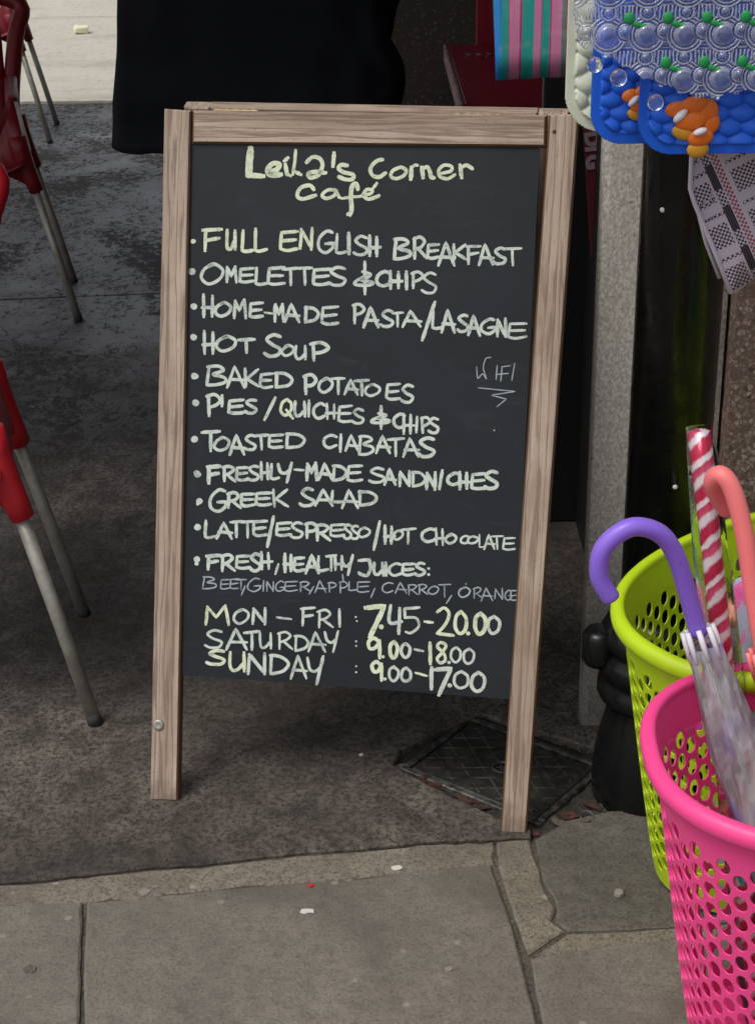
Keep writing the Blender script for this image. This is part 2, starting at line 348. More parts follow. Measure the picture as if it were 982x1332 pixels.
slab('paving_slab', [(-.445, 2.026), (-.324, 2.042), (-.232, 2.056), (-.034, 2.075), (.073, 2.094), (.166, 2.103), (.181, 1.999), (.194, 1.886), (.198, 1.813), (.204, 1.737), (.209, 1.624), (.22, 1.3), (-.361, 1.3), (-.39, 1.637), (-.427, 1.877)], M_flag, pav, .001)
slab('paving_slab', [(.240, 2.172), (.293, 2.219), (.365, 2.247), (.506, 2.269), (1.3, 2.36), (1.26, 2.03), (.74, 1.985), (.427, 1.954), (.336, 1.947), (.267, 1.945), (.251, 1.969), (.258, 1.997), (.254, 2.025), (.244, 2.06), (.244, 2.095)], M_flagd, pav, -.002, amp=.004)
slab('paving_slab', [(.207, 1.884), (.331, 1.909), (.422, 1.921), (.73, 1.949), (1.25, 2.0), (1.2, 1.3), (.228, 1.3), (.217, 1.624), (.213, 1.737), (.208, 1.813)], M_flag, pav, 0, tilt=(0, .004))
slab('mortar_strip', [(-.864, 2.023), (-.586, 2.075), (-.517, 2.081), (-.436, 2.094), (-.355, 2.109), (-.284, 2.111), (-.202, 2.127), (-.118, 2.14), (-.034, 2.146), (.075, 2.163), (.175, 2.167), (.172, 2.107), (.073, 2.098), (-.034, 2.081), (-.14, 2.069), (-.233, 2.062), (-.325, 2.047), (-.451, 2.032), (-.577, 2.028), (-.85, 1.974)], M_mortar, pav, -.002, amp=.004)
slab('mortar_patch', [(.179, 2.166), (.231, 2.169), (.234, 2.131), (.239, 2.091), (.238, 2.057), (.249, 2.025), (.252, 1.997), (.245, 1.969), (.262, 1.944), (.24, 1.927), (.23, 1.917), (.203, 1.894), (.190, 1.999), (.177, 2.105)], M_mortar, pav, -.001, amp=.004)
slab('mortar_strip', [(.247, 1.922), (.266, 1.941), (.336, 1.943), (.426, 1.950), (.738, 1.981), (1.25, 2.026), (1.25, 2.004), (.731, 1.953), (.423, 1.924), (.332, 1.912), (.208, 1.889)], M_mortar, pav, -.003, amp=.002)
slab('mortar_bed', [(-.86, 1.2), (1.3, 1.2), (1.3, 2.1), (.235, 2.168), (-.86, 2.12)], M_joint, pav, -.0065, .02, 0)
# more slabs to the sides and towards the camera, outside the frame
for (x0, x1, y0, y1) in ((-1.75, -.858, 1.3, 1.93), (-2.7, -1.758, 1.3, 1.85), (1.262, 2.2, 1.3, 2.02), (-2.4, -1.5, .5, 1.292), (-1.492, -.6, .5, 1.292), (-.592, .3, .5, 1.292), (.308, 1.2, .5, 1.292), (1.208, 2.1, .5, 1.292)):
    slab('paving_slab', [(x0, y0), (x1, y0), (x1, y1 + (x1 + .86) * .06 if x0 < -.8 and y1 > 1.3 else y1), (x0, y1 + (x0 + .86) * .06 if x0 < -.8 and y1 > 1.3 else y1)], M_flag, pav, 0)
slab('mortar_strip', [(-2.7, 1.86), (-1.75, 1.93), (-.867, 1.978), (-.867, 2.022), (-2.7, 1.91)], M_mortar, pav, -.002)

fc = bpy.data.objects.new('forecourt', None); link(fc); tag(fc, kind='structure')
def yb(x, a, s=.085): return a + (x + 1.192) * s
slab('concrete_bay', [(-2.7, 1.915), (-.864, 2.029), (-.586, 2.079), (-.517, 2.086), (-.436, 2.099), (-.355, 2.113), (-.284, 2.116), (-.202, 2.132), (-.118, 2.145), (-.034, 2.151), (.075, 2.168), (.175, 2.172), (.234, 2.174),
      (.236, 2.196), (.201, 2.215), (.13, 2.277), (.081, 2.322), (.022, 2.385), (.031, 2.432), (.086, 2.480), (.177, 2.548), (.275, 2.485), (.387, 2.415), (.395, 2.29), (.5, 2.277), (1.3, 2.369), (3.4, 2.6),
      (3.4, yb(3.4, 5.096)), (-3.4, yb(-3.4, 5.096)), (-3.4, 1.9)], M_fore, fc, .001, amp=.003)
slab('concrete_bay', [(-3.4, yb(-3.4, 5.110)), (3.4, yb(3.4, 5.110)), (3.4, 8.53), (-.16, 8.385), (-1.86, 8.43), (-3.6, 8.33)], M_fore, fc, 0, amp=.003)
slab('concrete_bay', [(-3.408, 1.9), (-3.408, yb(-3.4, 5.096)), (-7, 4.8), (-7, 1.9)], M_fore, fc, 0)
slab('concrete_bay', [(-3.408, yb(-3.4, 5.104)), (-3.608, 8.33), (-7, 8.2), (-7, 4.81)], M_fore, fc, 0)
fp = bpy.data.objects.new('far_pavement', None); link(fp); tag(fp, kind='structure')
slab('pale_slab', [(-9, 8.1), (-3.6, 8.345), (-1.86, 8.445), (-.16, 8.40), (3.4, 8.545), (8, 8.7), (8, 9.9), (-9, 9.5)], M_far, fp, .012, amp=.006)
slab('pale_slab', [(-9, 9.506), (8, 9.906), (8, 11.6), (-9, 11.3)], M_far, fp, .010, amp=.004)
slab('pale_slab', [(-9, 11.306), (8, 11.606), (8, 14.2), (-9, 14.0)], M_far, fp, .012, amp=.004)
slab('pale_slab', [(-9, 14.008), (8, 14.208), (8, 30), (-9, 30)], M_far, fp, .010, amp=.004)

# rough bedding round the sunken cover
nx, ny = 60, 50; vs = []
for j in range(ny):
    for i in range(nx):
        x = -.02 + i * .48 / (nx - 1); y = 2.14 + j * .45 / (ny - 1)
        z = -.013 + noise.noise(Vector((x * 40, y * 40, 0))) * .008 + noise.noise(Vector((x * 110, y * 110, 4))) * .004
        vs.append((x, y, z))
bed = mesh('rough_bedding', vs, [(j * nx + i, j * nx + i + 1, (j + 1) * nx + i + 1, (j + 1) * nx + i) for j in range(ny - 1) for i in range(nx - 1)], M_rubble, fc, True); tag(bed, kind='stuff')
for k_ in (0, 2, 3, 5, 6, 7, 9, 10, 12, 13, 15):
    t_ = k_ / 15
    if k_ < 10: px_, py_ = .035 + .17 * (k_ / 9), 2.392 - .165 * (k_ / 9)
    else: px_, py_ = .245 + .10 * ((k_ - 10) / 5), 2.203 + .065 * ((k_ - 10) / 5)
    bm = bmesh.new(); bmesh.ops.create_icosphere(bm, subdivisions=2, radius=1)
    for v_ in bm.verts:
        d = 1 + .9 * noise.noise(v_.co * 1.9 + Vector((k_ * 7, 0, 0))); v_.co = Vector((v_.co.x * .017 * d, v_.co.y * .008 * d, v_.co.z * .005 * d))
    o = bmobj('brick_fragment', bm, M_brick if k_ % 4 else M_flagd, fc); o.location = (px_ + rnd.uniform(-.006, .006), py_ + rnd.uniform(-.006, .006), -.009); o.rotation_euler = (0, 0, rnd.uniform(-1.2, .2))
mh = thing('manhole_cover', 'small dark cast iron drain cover sunk in broken concrete behind the sign leg', 'drain cover', (.205, 2.383, -.010), math.atan2(-.158, .205))
hw, hh = .128, .094
bm = bmesh.new()
for a, b in (((-hw - .012, -hh - .012, -.012), (hw + .012, -hh, .006)), ((-hw - .012, hh, -.012), (hw + .012, hh + .012, .006)), ((-hw - .012, -hh + .0005, -.012), (-hw, hh - .0005, .0055)), ((hw, -hh + .0005, -.012), (hw + .012, hh - .0005, .0055))): bbox(bm, a, b, .002)
bmobj('frame', bm, M_ironw, mh)
plate = box('plate', (-hw + .003, -hh + .003, -.012), (hw - .003, hh - .003, .003), M_iron, mh, .002)
bm = bmesh.new()
for i in range(-4, 5):
    for sgn in (1, -1):
        # diagonal ribs clipped to the plate
        d = Vector((1, .75 * sgn)).normalized(); o_ = Vector((i * .052, 0)); lo, hi = -9, 9
        for ax, lim in ((0, hw - .008), (1, hh - .008)):
            t0, t1 = (-lim - o_[ax]) / d[ax], (lim - o_[ax]) / d[ax]; lo = max(lo, min(t0, t1)); hi = min(hi, max(t0, t1))
        if hi - lo < .01: continue
        a, b = o_ + d * lo, o_ + d * hi; nn = Vector((-d.y, d.x)) * .0013; z0, z1 = .003 + (.0001 if sgn > 0 else 0), .0043 + (.0002 if sgn > 0 else 0)
        V = [bm.verts.new((p.x, p.y, z_)) for z_ in (z0, z1) for p in (a + nn, a - nn, b - nn, b + nn)]
        for f in ((0, 1, 2, 3), (7, 6, 5, 4), (0, 4, 5, 1), (1, 5, 6, 2), (2, 6, 7, 3), (3, 7, 4, 0)): bm.faces.new([V[q] for q in f])
bmobj('cross_rib', bm, M_ironw, plate)
vs, fs = tube_geo([(.016 * math.cos(a), .016 * math.sin(a), .0035) for a in [i * math.pi / 12 for i in range(24)]], .0028, 8, closed=True); mesh('keyhole_ring', vs, fs, M_ironw, plate, True)
lathe('keyhole', [(.012, .0032), (.0, .0036)], M_blk, plate, 20)
M_ringr = .0012
ring = tube('wire_ring', [(.328 + (.010) * math.cos(a), 2.222 + .009 * math.sin(a), .004 + .004 * math.sin(a)) for a in [i * math.pi / 12 for i in range(21)]], M_ringr, M_ironw, None, 8); tag(ring, 'bent wire ring lying in the gap beside the broken slab', 'wire ring')

# scraps on the paving
def scrap(name, x, y, pts, mat, label, cat, h=.0012, z=0, group=None):
    n = len(pts); vs = [(x + a, y + b, z) for a, b in pts] + [(x + a * .92, y + b * .92, z + h + rnd.uniform(0, h * .5)) for a, b in pts]
    o = mesh(name, vs, [tuple(range(n, 2 * n))] + [(i, (i + 1) % n, n + (i + 1) % n, n + i) for i in range(n)], mat); return tag(o, label, cat, group)
k = NM('scrap_white', .8, (.62, .60, .56)); M_scw = k.m; k = NM('scrap_red', .6, (.55, .02, .03)); M_scr = k.m; k = NM('gum', .8, (.25, .225, .19)); M_gum = k.m
def blob(r, n=11, s=1.0): return [(r * s * math.cos(2 * math.pi * i / n) * (1 + rnd.uniform(-.16, .16)), r * math.sin(2 * math.pi * i / n) * (1 + rnd.uniform(-.16, .16))) for i in range(n)]
scrap('petal', -.11, 2.055, [(-.006, -.001), (-.001, -.004), (.006, .001), (.004, .005), (-.001, .002), (-.004, .004)], M_scr, 'tiny red scrap on the large paving slab below the sign', 'scrap', z=.002)
scrap('paper_scrap', -.114, 1.994, [(-.011, -.002), (-.004, -.006), (.004, -.003), (.011, -.004), (.010, .004), (.002, .005), (-.009, .005)], M_scw, 'torn white paper scrap on the large paving slab', 'scrap', z=.002)
scrap('chewing_gum', -.362, 2.052, blob(.0085), M_gum, 'flattened pale gum on the mortar strip below the left sign leg', 'gum', .0014, z=-.002)
scrap('chewing_gum', -.503, 1.875, blob(.0095), M_flagd, 'grey flattened gum on the left paving slab', 'gum', .0014, z=.001)
scrap('paper_scrap', -.035, 2.416, blob(.0042, 7), M_scw, 'tiny white speck of paper on the concrete under the blackboard', 'scrap', z=.002)
scrap('paper_scrap', .020, 2.10, blob(.006, 7, 1.6), M_scw, 'small white scrap at the edge of the mortar strip', 'scrap', z=-.001)
scrap('chewing_gum', .352, 2.025, blob(.0075), M_gum, 'pale lump of gum on the dark slab beside the baskets', 'gum', .004, z=0)
scrap('chewing_gum', .09, 1.86, blob(.0055), M_gum, 'faint gum spot on the right part of the large slab', 'gum', z=.002)
bm = bmesh.new(); bbox(bm, (-.045, -.05, 0), (.045, .05, .045), .012, 2)
for v_ in bm.verts: v_.co += noise.noise_vector(v_.co * 25) * .012
k = NM('cardboard_white', .8, (.72, .70, .50)); lit = bmobj('crumpled_packet', bm, k.m); lit.location = (-1.80, 10.70, .012); lit.rotation_euler = (0, 0, .2); tag(lit, 'crumpled pale packet lying on the sunlit pavement far behind', 'litter')

# ------------------------------------------------------------------ shop front
def wall(name, a, b, mat, label, cat, bev=.006):
    return tag(box(name, a, b, mat, None, bev, 2), label, cat)
wall('granite_pilaster', (.350, 2.50, -.02), (.557, 2.545, 2.9), M_gran, 'pale speckled granite pilaster behind the black downpipe', 'pilaster', .012)
wall('terrazzo_wall', (.560, 2.46, -.02), (3.3, 2.76, .95 + 1.95), M_terr, 'brown terrazzo shop wall right of the black downpipe', 'wall')
wall('upper_wall', (.352, 2.47, 2.903), (3.3, 8.0, 5.6), M_wall, 'painted upper wall of the shop above the doorway', 'wall')
wall('side_wall', (1.30, 2.765, -.02), (1.6, 8.0, 2.9), M_wall, 'inner side wall of the shop entrance behind the terrazzo', 'wall')
wall('return_wall', (.44, 2.547, -.02), (.62, 3.345, 2.9), M_blk, 'black side wall of the shop entrance behind the granite pilaster', 'wall', .003)
dp = thing('door_panel', 'black painted door panel set back in the shop entrance', 'door', (.345, 3.35, 0))
box('board', (0, 0, .002), (.95, .04, 2.6), M_blk, dp, .004)
for z0, z1 in ((.12, .95), (1.05, 2.4)):
    bm = bmesh.new(); bbox(bm, (.10, -.006, z0), (.85, .002, z1), .004); bmobj('raised_field', bm, M_blk, dp)
pr = thing('terrazzo_pier', 'dark terrazzo pier with red trim behind the person in black', 'pier', (.03, 5.6, 0))
box('shaft', (0, 0, -.02), (.62, .5, 2.9), M_terrd, pr, .006)
box('red_trim', (-.022, -.012, -.02), (-.001, .1, 2.9), M_redt, pr, .002)
can = thing('canopy', 'unseen dark red canopy added to darken the cafe forecourt', 'canopy', (0, 0, 0))  # out-of-view cover, added and widened to darken the forecourt
box('cloth', (-4.6, 2.50, 2.62), (.34, 6.4, 2.66), M_added_canopy, can, .004)
box('front_bar', (-4.6, 2.45, 2.56), (.34, 2.495, 2.68), M_steel, can, .004)
# red counter with worn edge
ct = thing('red_counter', 'dark red painted timber counter with a worn pale edge in the entrance', 'counter', (.226, 4.27, 0))
box('carcass', (.035, .02, .0), (.72, .93, .70), M_redt, ct, .006)
top = box('top_board', (.012, .0, .702), (.24, .95, .752), M_redt, ct, .004)
top2 = box('top_board', (.244, .0, .702), (.75, .95, .750), M_redt, ct, .004)
box('worn_edge', (0, .0, .704), (.011, .949, .754), M_rededge, ct, .002)
box('back_panel', (.10, .96, 0), (.80, 1.0, 1.75), M_redt, ct, .004)
for i in range(5):
    tube('scratch', [(.055 + i * .03, .72 + .01 * (i % 2), .7525), (.075 + i * .03, .745, .7535), (.06 + i * .03, .775, .7525)], .0018, M_rededge, top, 5)
# red banner with pale letters, leaning in the entrance
bn = thing('red_banner', 'narrow dark red banner with pale letters leaning beside the pilaster', 'banner', (.436, 3.25, .655)); bn.rotation_euler = (0, R(-5.5), 0)
k = NM('banner_maroon', .6, (.10, .006, .016)); box('strip', (0, 0, -.02), (.05, .008, .72), k.m, bn, .001)
k = NM('banner_letter', .7, (.26, .20, .22)); M_let = k.m
for txt, zz in (('D', .232), ('I', .203), ('G', .186)):
    cu = bpy.data.curves.new('letter', 'FONT'); cu.body = txt; cu.size = .038; cu.extrude = .001; cu.offset = .0022
    to = bpy.data.objects.new('letter', cu); link(to); to.rotation_euler = (R(90), R(90), 0)
    bpy.context.view_layer.update(); me = bpy.data.meshes.new_from_object(to); bpy.data.objects.remove(to)
    me.materials.append(M_let); lo = bpy.data.objects.new('letter', me); link(lo, bn); lo.location = (.003, -.0015, zz); lo.rotation_euler = (R(90), R(90), 0)

# ------------------------------------------------------------------ black downpipe with boot
pp = thing('downpipe', 'glossy black cast iron downpipe with collar and boot beside the pilaster', 'downpipe', (.4425, 2.318, 0))
lathe('pipe', [(.0625, .30), (.0625, 2.6)], M_pipe, pp, 48)
lathe('collar', [(.074, .168), (.088, .172), (.093, .182), (.092, .200), (.086, .208), (.086, .216), (.094, .224), (.096, .240), (.093, .252), (.085, .260), (.085, .268), (.092, .276), (.092, .290), (.086, .300), (.078, .318), (.066, .330)], M_pipe, pp, 48)
lathe('boot', [(.088, -.034), (.094, -.02), (.095, .03), (.092, .065), (.086, .10), (.078, .135), (.073, .160), (.073, .170)], M_pipe, pp, 48)
for sx in (-1, 1):
    lg = lathe('lug', [(.004, -.032), (.022, -.030), (.028, -.020), (.028, .020), (.022, .030), (.004, .032)], M_pipe, pp, 20, (sx * .094, -.01, .268))
tube('bracket', [(0, .07, .9), (0, .182, .9)], .012, M_pipe, pp)
for (px_, pz, r_) in ((-.040, .98, .004), (.0, .565, .004)):
    o = lathe('paint_speck', [(r_, 0), (r_ * .7, .0012)], M_scw, pp, 10, (px_, -math.sqrt(0.0625 ** 2 - px_ ** 2), pz)); o.rotation_euler = (R(90), 0, math.atan2(px_, .055))

# ------------------------------------------------------------------ A-board sign
CHALK = [
 ("chalk heading LEILA'S CORNER CAFÉ",
  "yl119:1394,10575,1379,10166;yl79:1356,10161,1620,10163;ys81:1663,10220,1819,10263,1862,10343,1761,10356,1678,10264,1732,10183,1900,10194;yl70:1963,10346,1990,10196,2046,10182;yl66:1943,10403,2000,10454;yl57:2113,10563,2101,10360,2079,10192;yl62:2105,10242,2213,10199;ys66:2292,10385,2383,10473,2506,10444,2548,10327,2492,10202,2371,10160,2325,10211,2435,10248,2602,10230;yl71:2725,10534,2715,10331;ys66:2938,10354,2842,10356,2806,10301,2879,10254,3031,10215,3027,10151,2905,10143,2804,10184;ys62:3485,10456,3387,10432,3298,10324,3328,10222,3440,10195,3543,10249;ys55:3774,10350,3655,10300,3619,10215,3704,10172,3823,10220,3856,10305,3774,10350;yl70:3933,10350,3929,10173;ys48:3928,10318,3976,10378,4035,10384;yl71:4097,10353,4119,10191;ys62:4113,10339,4177,10366,4220,10282,4238,10209,4289,10195;ys53:4398,10270,4544,10307,4550,10375,4448,10394,4364,10318,4390,10223,4499,10194,4607,10254;yl66:4679,10399,4709,10214;ys57:4698,10361,4782,10406,4876,10349;ys64:2422,9970,2353,10033,2209,9986,2167,9878,2258,9831,2458,9892;ys55:2767,9973,2644,9970,2558,9888,2627,9840,2747,9899,2782,9965;yl55:2783,9958,2821,9867,2875,9847;ys73:3109,9999,3085,10073,3024,10029,3008,9868,3020,9697,2995,9610;yl48:2871,9847,3025,9885,3246,9900;yl81:2972,9609,3008,9600;ys57:3186,9905,3306,9936,3337,9984,3260,9992,3203,9916,3265,9853,3364,9867,3446,9912;yl57:3347,10022,3410,10096"),
 ('chalk line FULL ENGLISH BREAKFAST',
  "yl77:510,9124,517,9127;yl56:709,9310,701,8975;yl61:662,9298,972,9321;yl60:703,9141,929,9183;ys56:1052,9313,1052,9131,1077,9026,1130,9043,1173,9135;yl60:1179,9311,1191,9015;yl56:1312,9309,1308,9005;ys61:1308,9005,1369,8991,1472,9017;yl56:1517,9344,1512,9019;ys56:1512,9019,1582,9004,1701,9032;yl56:2185,9330,1930,9304,1917,9056;ys56:1917,9056,2020,9029,2194,9059;yl56:1928,9171,2160,9197;yl53:2240,9061,2243,9353;yl53:2242,9370,2408,9086;yl53:2408,9391,2415,9059;ws50:2735,9325,2644,9349,2531,9229,2531,9078,2642,9015,2743,9085,2754,9169;wl54:2637,9155,2772,9170;wl50:2810,9308,2809,9029;ws50:2809,9029,2864,9016,2958,9040;wl64:2992,9331,3004,9006;ws50:3282,9260,3187,9280,3106,9215,3180,9150,3288,9091,3255,9014,3150,8997,3077,9037;wl59:3323,9295,3338,8985;wl59:3438,9283,3449,8995;wl59:3312,9109,3503,9121;wl56:3735,9262,3716,8958;ws56:3709,9252,3857,9260,3923,9201,3786,9124,3941,9086,3964,9020,3843,8962,3716,8958;wl53:4030,9284,4039,8974;ws53:4006,9266,4110,9302,4186,9239,4127,9146,4044,9111;wl53:4085,9122,4228,8980;wl50:4406,9199,4242,9180,4236,9002;ws50:4236,9002,4303,8983,4414,9004;wl50:4242,9085,4391,9103;wl53:4413,8878,4510,9223,4661,8886;wl53:4438,9009,4661,9002;wl50:4634,9204,4652,8977;wl50:4813,9206,4664,9080,4833,8990;wl50:4867,9187,4869,8921;wl46:4837,9177,5044,9195;wl50:4867,9053,5018,9085;wl50:5034,8910,5119,9220,5253,8917;wl50:5055,9027,5253,9022;ws50:5429,9154,5348,9170,5280,9117,5343,9063,5436,9015,5409,8951,5319,8936,5256,8969;wl44:5400,9156,5678,9181;wl44:5534,9163,5551,8916"),
 ('chalk line OMELETTES & CHIPS',
  "wl115:502,8652,509,8655;ws53:861,8782,705,8697,655,8553,781,8462,954,8548,1003,8692,861,8782,756,8740;wl54:1069,8507,1073,8736;wl54:1073,8736,1138,8603,1200,8752;wl50:1200,8752,1226,8512;wl50:1504,8735,1291,8714,1279,8531;ws50:1279,8531,1364,8512,1509,8535;wl50:1289,8616,1482,8636;wl54:1550,8741,1544,8502;ws50:1544,8502,1610,8492,1722,8513;wl54:1992,8765,1749,8740,1736,8517;ws50:1736,8517,1834,8494,2000,8521;wl50:1747,8621,1968,8645;wl53:1972,8739,2221,8763;wl53:2092,8746,2104,8497;wl50:2197,8753,2436,8776;wl50:2312,8759,2325,8511;wl53:2729,8770,2472,8746,2459,8541;ws53:2459,8541,2562,8519,2737,8546;wl53:2470,8636,2704,8659;ws50:2950,8780,2834,8798,2735,8733,2824,8669,2956,8612,2915,8534,2786,8516,2698,8555;wl53:3266,8900,3285,8395;ws53:3227,8747,3362,8711,3305,8648,3217,8620,3411,8576,3339,8538,3131,8541,3135,8592,3275,8673;ws56:3663,8728,3577,8752,3473,8682,3466,8583,3553,8532,3669,8569;wl56:3673,8769,3688,8496;wl56:3793,8760,3802,8506;wl60:3661,8605,3858,8617;wl59:3920,8763,3930,8505;wl50:4023,8754,4038,8523;ws46:3998,8741,4102,8764,4175,8707,4125,8645,4034,8618;ws43:4373,8737,4278,8758,4199,8687,4272,8616,4380,8551,4349,8466,4244,8447,4172,8491"),
 ('chalk line HOME-MADE PASTA / LASAGNE',
  "wl108:545,8103,553,8106;wl57:698,8294,711,7947;wl53:838,8282,846,7959;wl53:682,8085,913,8101;ws54:1046,8189,933,8130,898,8029,988,7966,1114,8026,1149,8127,1046,8189,971,8160;wl54:1209,7948,1214,8222;wl50:1214,8222,1289,8063,1361,8242;wl54:1361,8242,1392,7955;wl54:1664,8199,1470,8178,1459,7993;ws54:1459,7993,1538,7973,1670,7996;wl54:1468,8079,1645,8099;wl35:1690,8058,1842,8043;wl57:1863,7921,1865,8183;wl53:1865,8183,1925,8030,1981,8201;wl53:1981,8201,2007,7926;wl50:2027,7922,2123,8200,2259,7931;wl54:2051,8027,2261,8024;wl57:2357,8166,2354,7929;ws53:2336,8158,2466,8151,2555,8070,2504,7971,2354,7929;wl50:2869,8185,2625,8160,2612,7937;ws54:2612,7937,2711,7913,2877,7942;wl50:2623,8040,2845,8065;wl50:3122,8229,3137,7948;ws50:3095,8214,3203,8241,3278,8171,3226,8097,3133,8064;wl57:3279,7883,3372,8195,3511,7893;wl53:3303,8001,3512,7997;ws50:3731,8145,3641,8162,3566,8103,3635,8045,3737,7994,3706,7925,3607,7908,3539,7943;wl44:3725,8114,3892,8134;wl44:3805,8120,3816,7916;wl50:3889,7919,4008,8167,4174,7931;wl50:3919,8013,4176,8013;wl59:4378,8319,4212,7721;wl50:4360,8203,4359,7929;ws50:4359,7929,4420,7917,4523,7942;wl53:4500,7857,4579,8206,4708,7865;wl53:4519,7989,4707,7983;ws50:4900,8118,4827,8135,4766,8077,4823,8018,4907,7966,4883,7896,4802,7881,4746,7916;wl53:4925,7828,4990,8141,5100,7835;wl53:4941,7947,5098,7941;ws50:5312,8073,5230,8087,5130,8007,5129,7909,5229,7869,5319,7916,5329,7971;wl46:5225,7961,5345,7972;wl53:5370,7831,5367,8071;wl53:5367,8085,5489,7852;wl53:5484,8103,5494,7831;wl44:5807,8048,5547,8024,5535,7835;ws44:5535,7835,5640,7817,5817,7842;wl44:5546,7923,5783,7946"),
 ('chalk line HOT SOUP',
  "wl108:550,7621,558,7624;wl53:721,7726,734,7364;wl57:861,7713,869,7377;wl57:704,7508,937,7525;ws53:1110,7658,971,7595,926,7489,1038,7425,1192,7489,1236,7594,1110,7658,1017,7627;wl57:1291,7601,1541,7623;wl57:1411,7608,1421,7417;ws57:1959,7690,1844,7712,1745,7634,1834,7557,1965,7489,1925,7396,1796,7374,1708,7421;ws47:2099,7558,2016,7514,1990,7442,2057,7397,2149,7441,2175,7513,2099,7558,2043,7536;ws50:2213,7551,2211,7427,2240,7356,2304,7369,2356,7433;wl50:2365,7553,2377,7352;wl57:2488,7601,2506,7339;ws57:2444,7586,2620,7614,2740,7552,2654,7481,2502,7448"),
 ('chalk line BAKED POTATOES',
  "wl118:583,7006,590,7009;wl53:818,7177,787,6878;ws53:787,7167,968,7178,1048,7122,878,7043,1067,7010,1094,6946,944,6885,787,6878;wl50:1121,6851,1236,7190,1396,6864;wl50:1151,6980,1399,6977;wl54:1407,7156,1424,6877;wl50:1612,7159,1440,7004,1631,6895;wl50:1848,7100,1661,7078,1651,6898;ws50:1651,6898,1726,6879,1854,6903;wl54:1659,6982,1829,7002;wl57:1917,7120,1910,6888;ws53:1890,7112,2054,7107,2166,7030,2101,6932,1910,6888;wl59:2386,7098,2400,6810;ws59:2358,7082,2469,7111,2547,7040,2493,6963,2397,6929;ws50:2728,7064,2629,7006,2599,6907,2679,6846,2789,6905,2819,7003,2728,7064,2662,7035;wl47:2808,7061,3002,7085;wl51:2901,7068,2914,6828;wl50:3011,6826,3100,7060,3227,6836;wl50:3034,6915,3228,6914;wl50:3166,7049,3392,7074;wl50:3275,7056,3288,6828;ws44:3475,7004,3372,6955,3340,6872,3423,6822,3538,6873,3570,6955,3475,7004,3406,6979;wl50:3888,7033,3690,7009,3682,6806;ws50:3682,6806,3762,6785,3896,6812;wl50:3690,6900,3869,6923;ws50:4088,6996,4004,7014,3934,6952,3999,6892,4094,6839,4066,6766,3973,6748,3909,6785"),
 ('chalk line PIES / QUICHES & CHIPS',
  "wl114:611,6580,619,6582;wl57:818,6714,833,6389;ws57:785,6696,918,6729,1009,6649,944,6562,830,6523;wl57:1044,6720,1042,6549;wl53:1396,6663,1164,6639,1150,6462;ws57:1150,6462,1243,6445,1401,6470;wl57:1161,6545,1372,6568;ws50:1596,6660,1512,6673,1440,6622,1504,6574,1599,6531,1570,6472,1476,6457,1413,6486;wl53:1911,6722,1738,6365;ws53:2227,6683,2226,6540,2255,6459,2316,6474,2367,6547;wl53:2375,6685,2387,6453;wl50:2449,6699,2451,6450;ws51:2704,6642,2629,6667,2537,6593,2531,6489,2608,6434,2710,6474;wl44:2740,6666,2751,6430;wl44:2858,6660,2865,6440;wl48:2726,6523,2921,6537;wl47:3143,6656,2941,6631,2932,6417;ws47:2932,6417,3014,6395,3151,6423;wl47:2940,6516,3124,6541;ws47:3323,6594,3241,6607,3171,6556,3234,6506,3328,6463,3299,6402,3208,6387,3146,6417;ys50:2107,6710,2020,6645,2003,6521,2073,6457,2164,6529,2171,6652,2097,6709;yl54:2091,6541,2199,6408;wl54:3604,6666,3617,6319;ws50:3567,6560,3691,6539,3638,6494,3557,6473,3736,6447,3669,6419,3476,6417,3480,6452,3610,6510;ws53:3984,6542,3912,6564,3825,6496,3820,6400,3894,6351,3990,6387;wl47:3959,6572,3975,6261;wl51:4075,6562,4087,6272;wl47:3949,6384,4141,6400;wl47:4171,6538,4172,6294;wl47:4256,6526,4270,6293;ws47:4235,6513,4322,6537,4384,6479,4342,6417,4266,6389;ws47:4502,6509,4435,6524,4379,6471,4431,6419,4508,6373,4486,6310,4412,6294,4361,6326"),
 ('chalk line TOASTED CIABATAS',
  "wl112:603,5999,610,6002;wl57:719,6112,1021,6147;wl57:864,6123,878,5820;ws50:1076,6053,969,5995,935,5898,1021,5840,1140,5899,1173,5995,1076,6053,1004,6024;wl57:1185,5782,1285,6100,1425,5795;wl53:1211,5902,1427,5901;ws50:1600,6092,1518,6106,1449,6052,1511,6001,1603,5955,1575,5892,1484,5876,1422,5907;wl54:1592,6102,1806,6126;wl50:1695,6109,1705,5894;wl50:2047,6146,1835,6123,1823,5951;ws50:1823,5951,1908,5934,2052,5958;wl50:1833,6031,2025,6053;wl54:2125,6171,2117,5939;ws50:2095,6162,2278,6160,2402,6083,2329,5985,2117,5939;ws50:2908,6159,2823,6178,2719,6114,2711,6025,2797,5980,2913,6016;wl53:2979,6198,2976,5930;wl47:3066,5941,3144,6188,3258,5951;wl47:3086,6035,3259,6034;wl47:3296,6185,3279,5899;ws47:3274,6175,3406,6185,3465,6131,3342,6056,3480,6024,3500,5962,3393,5905,3279,5899;wl50:3548,5937,3638,6202,3769,5949;wl50:3571,6037,3770,6037;wl47:3725,6155,3986,6184;wl47:3851,6164,3866,5906;wl50:3980,5901,4079,6195,4226,5914;wl50:4005,6012,4227,6012;ws59:4456,6197,4342,6214,4245,6145,4333,6078,4463,6020,4424,5939,4297,5917,4210,5957"),
 ('chalk line FRESHLY-MADE SANDWICHES',
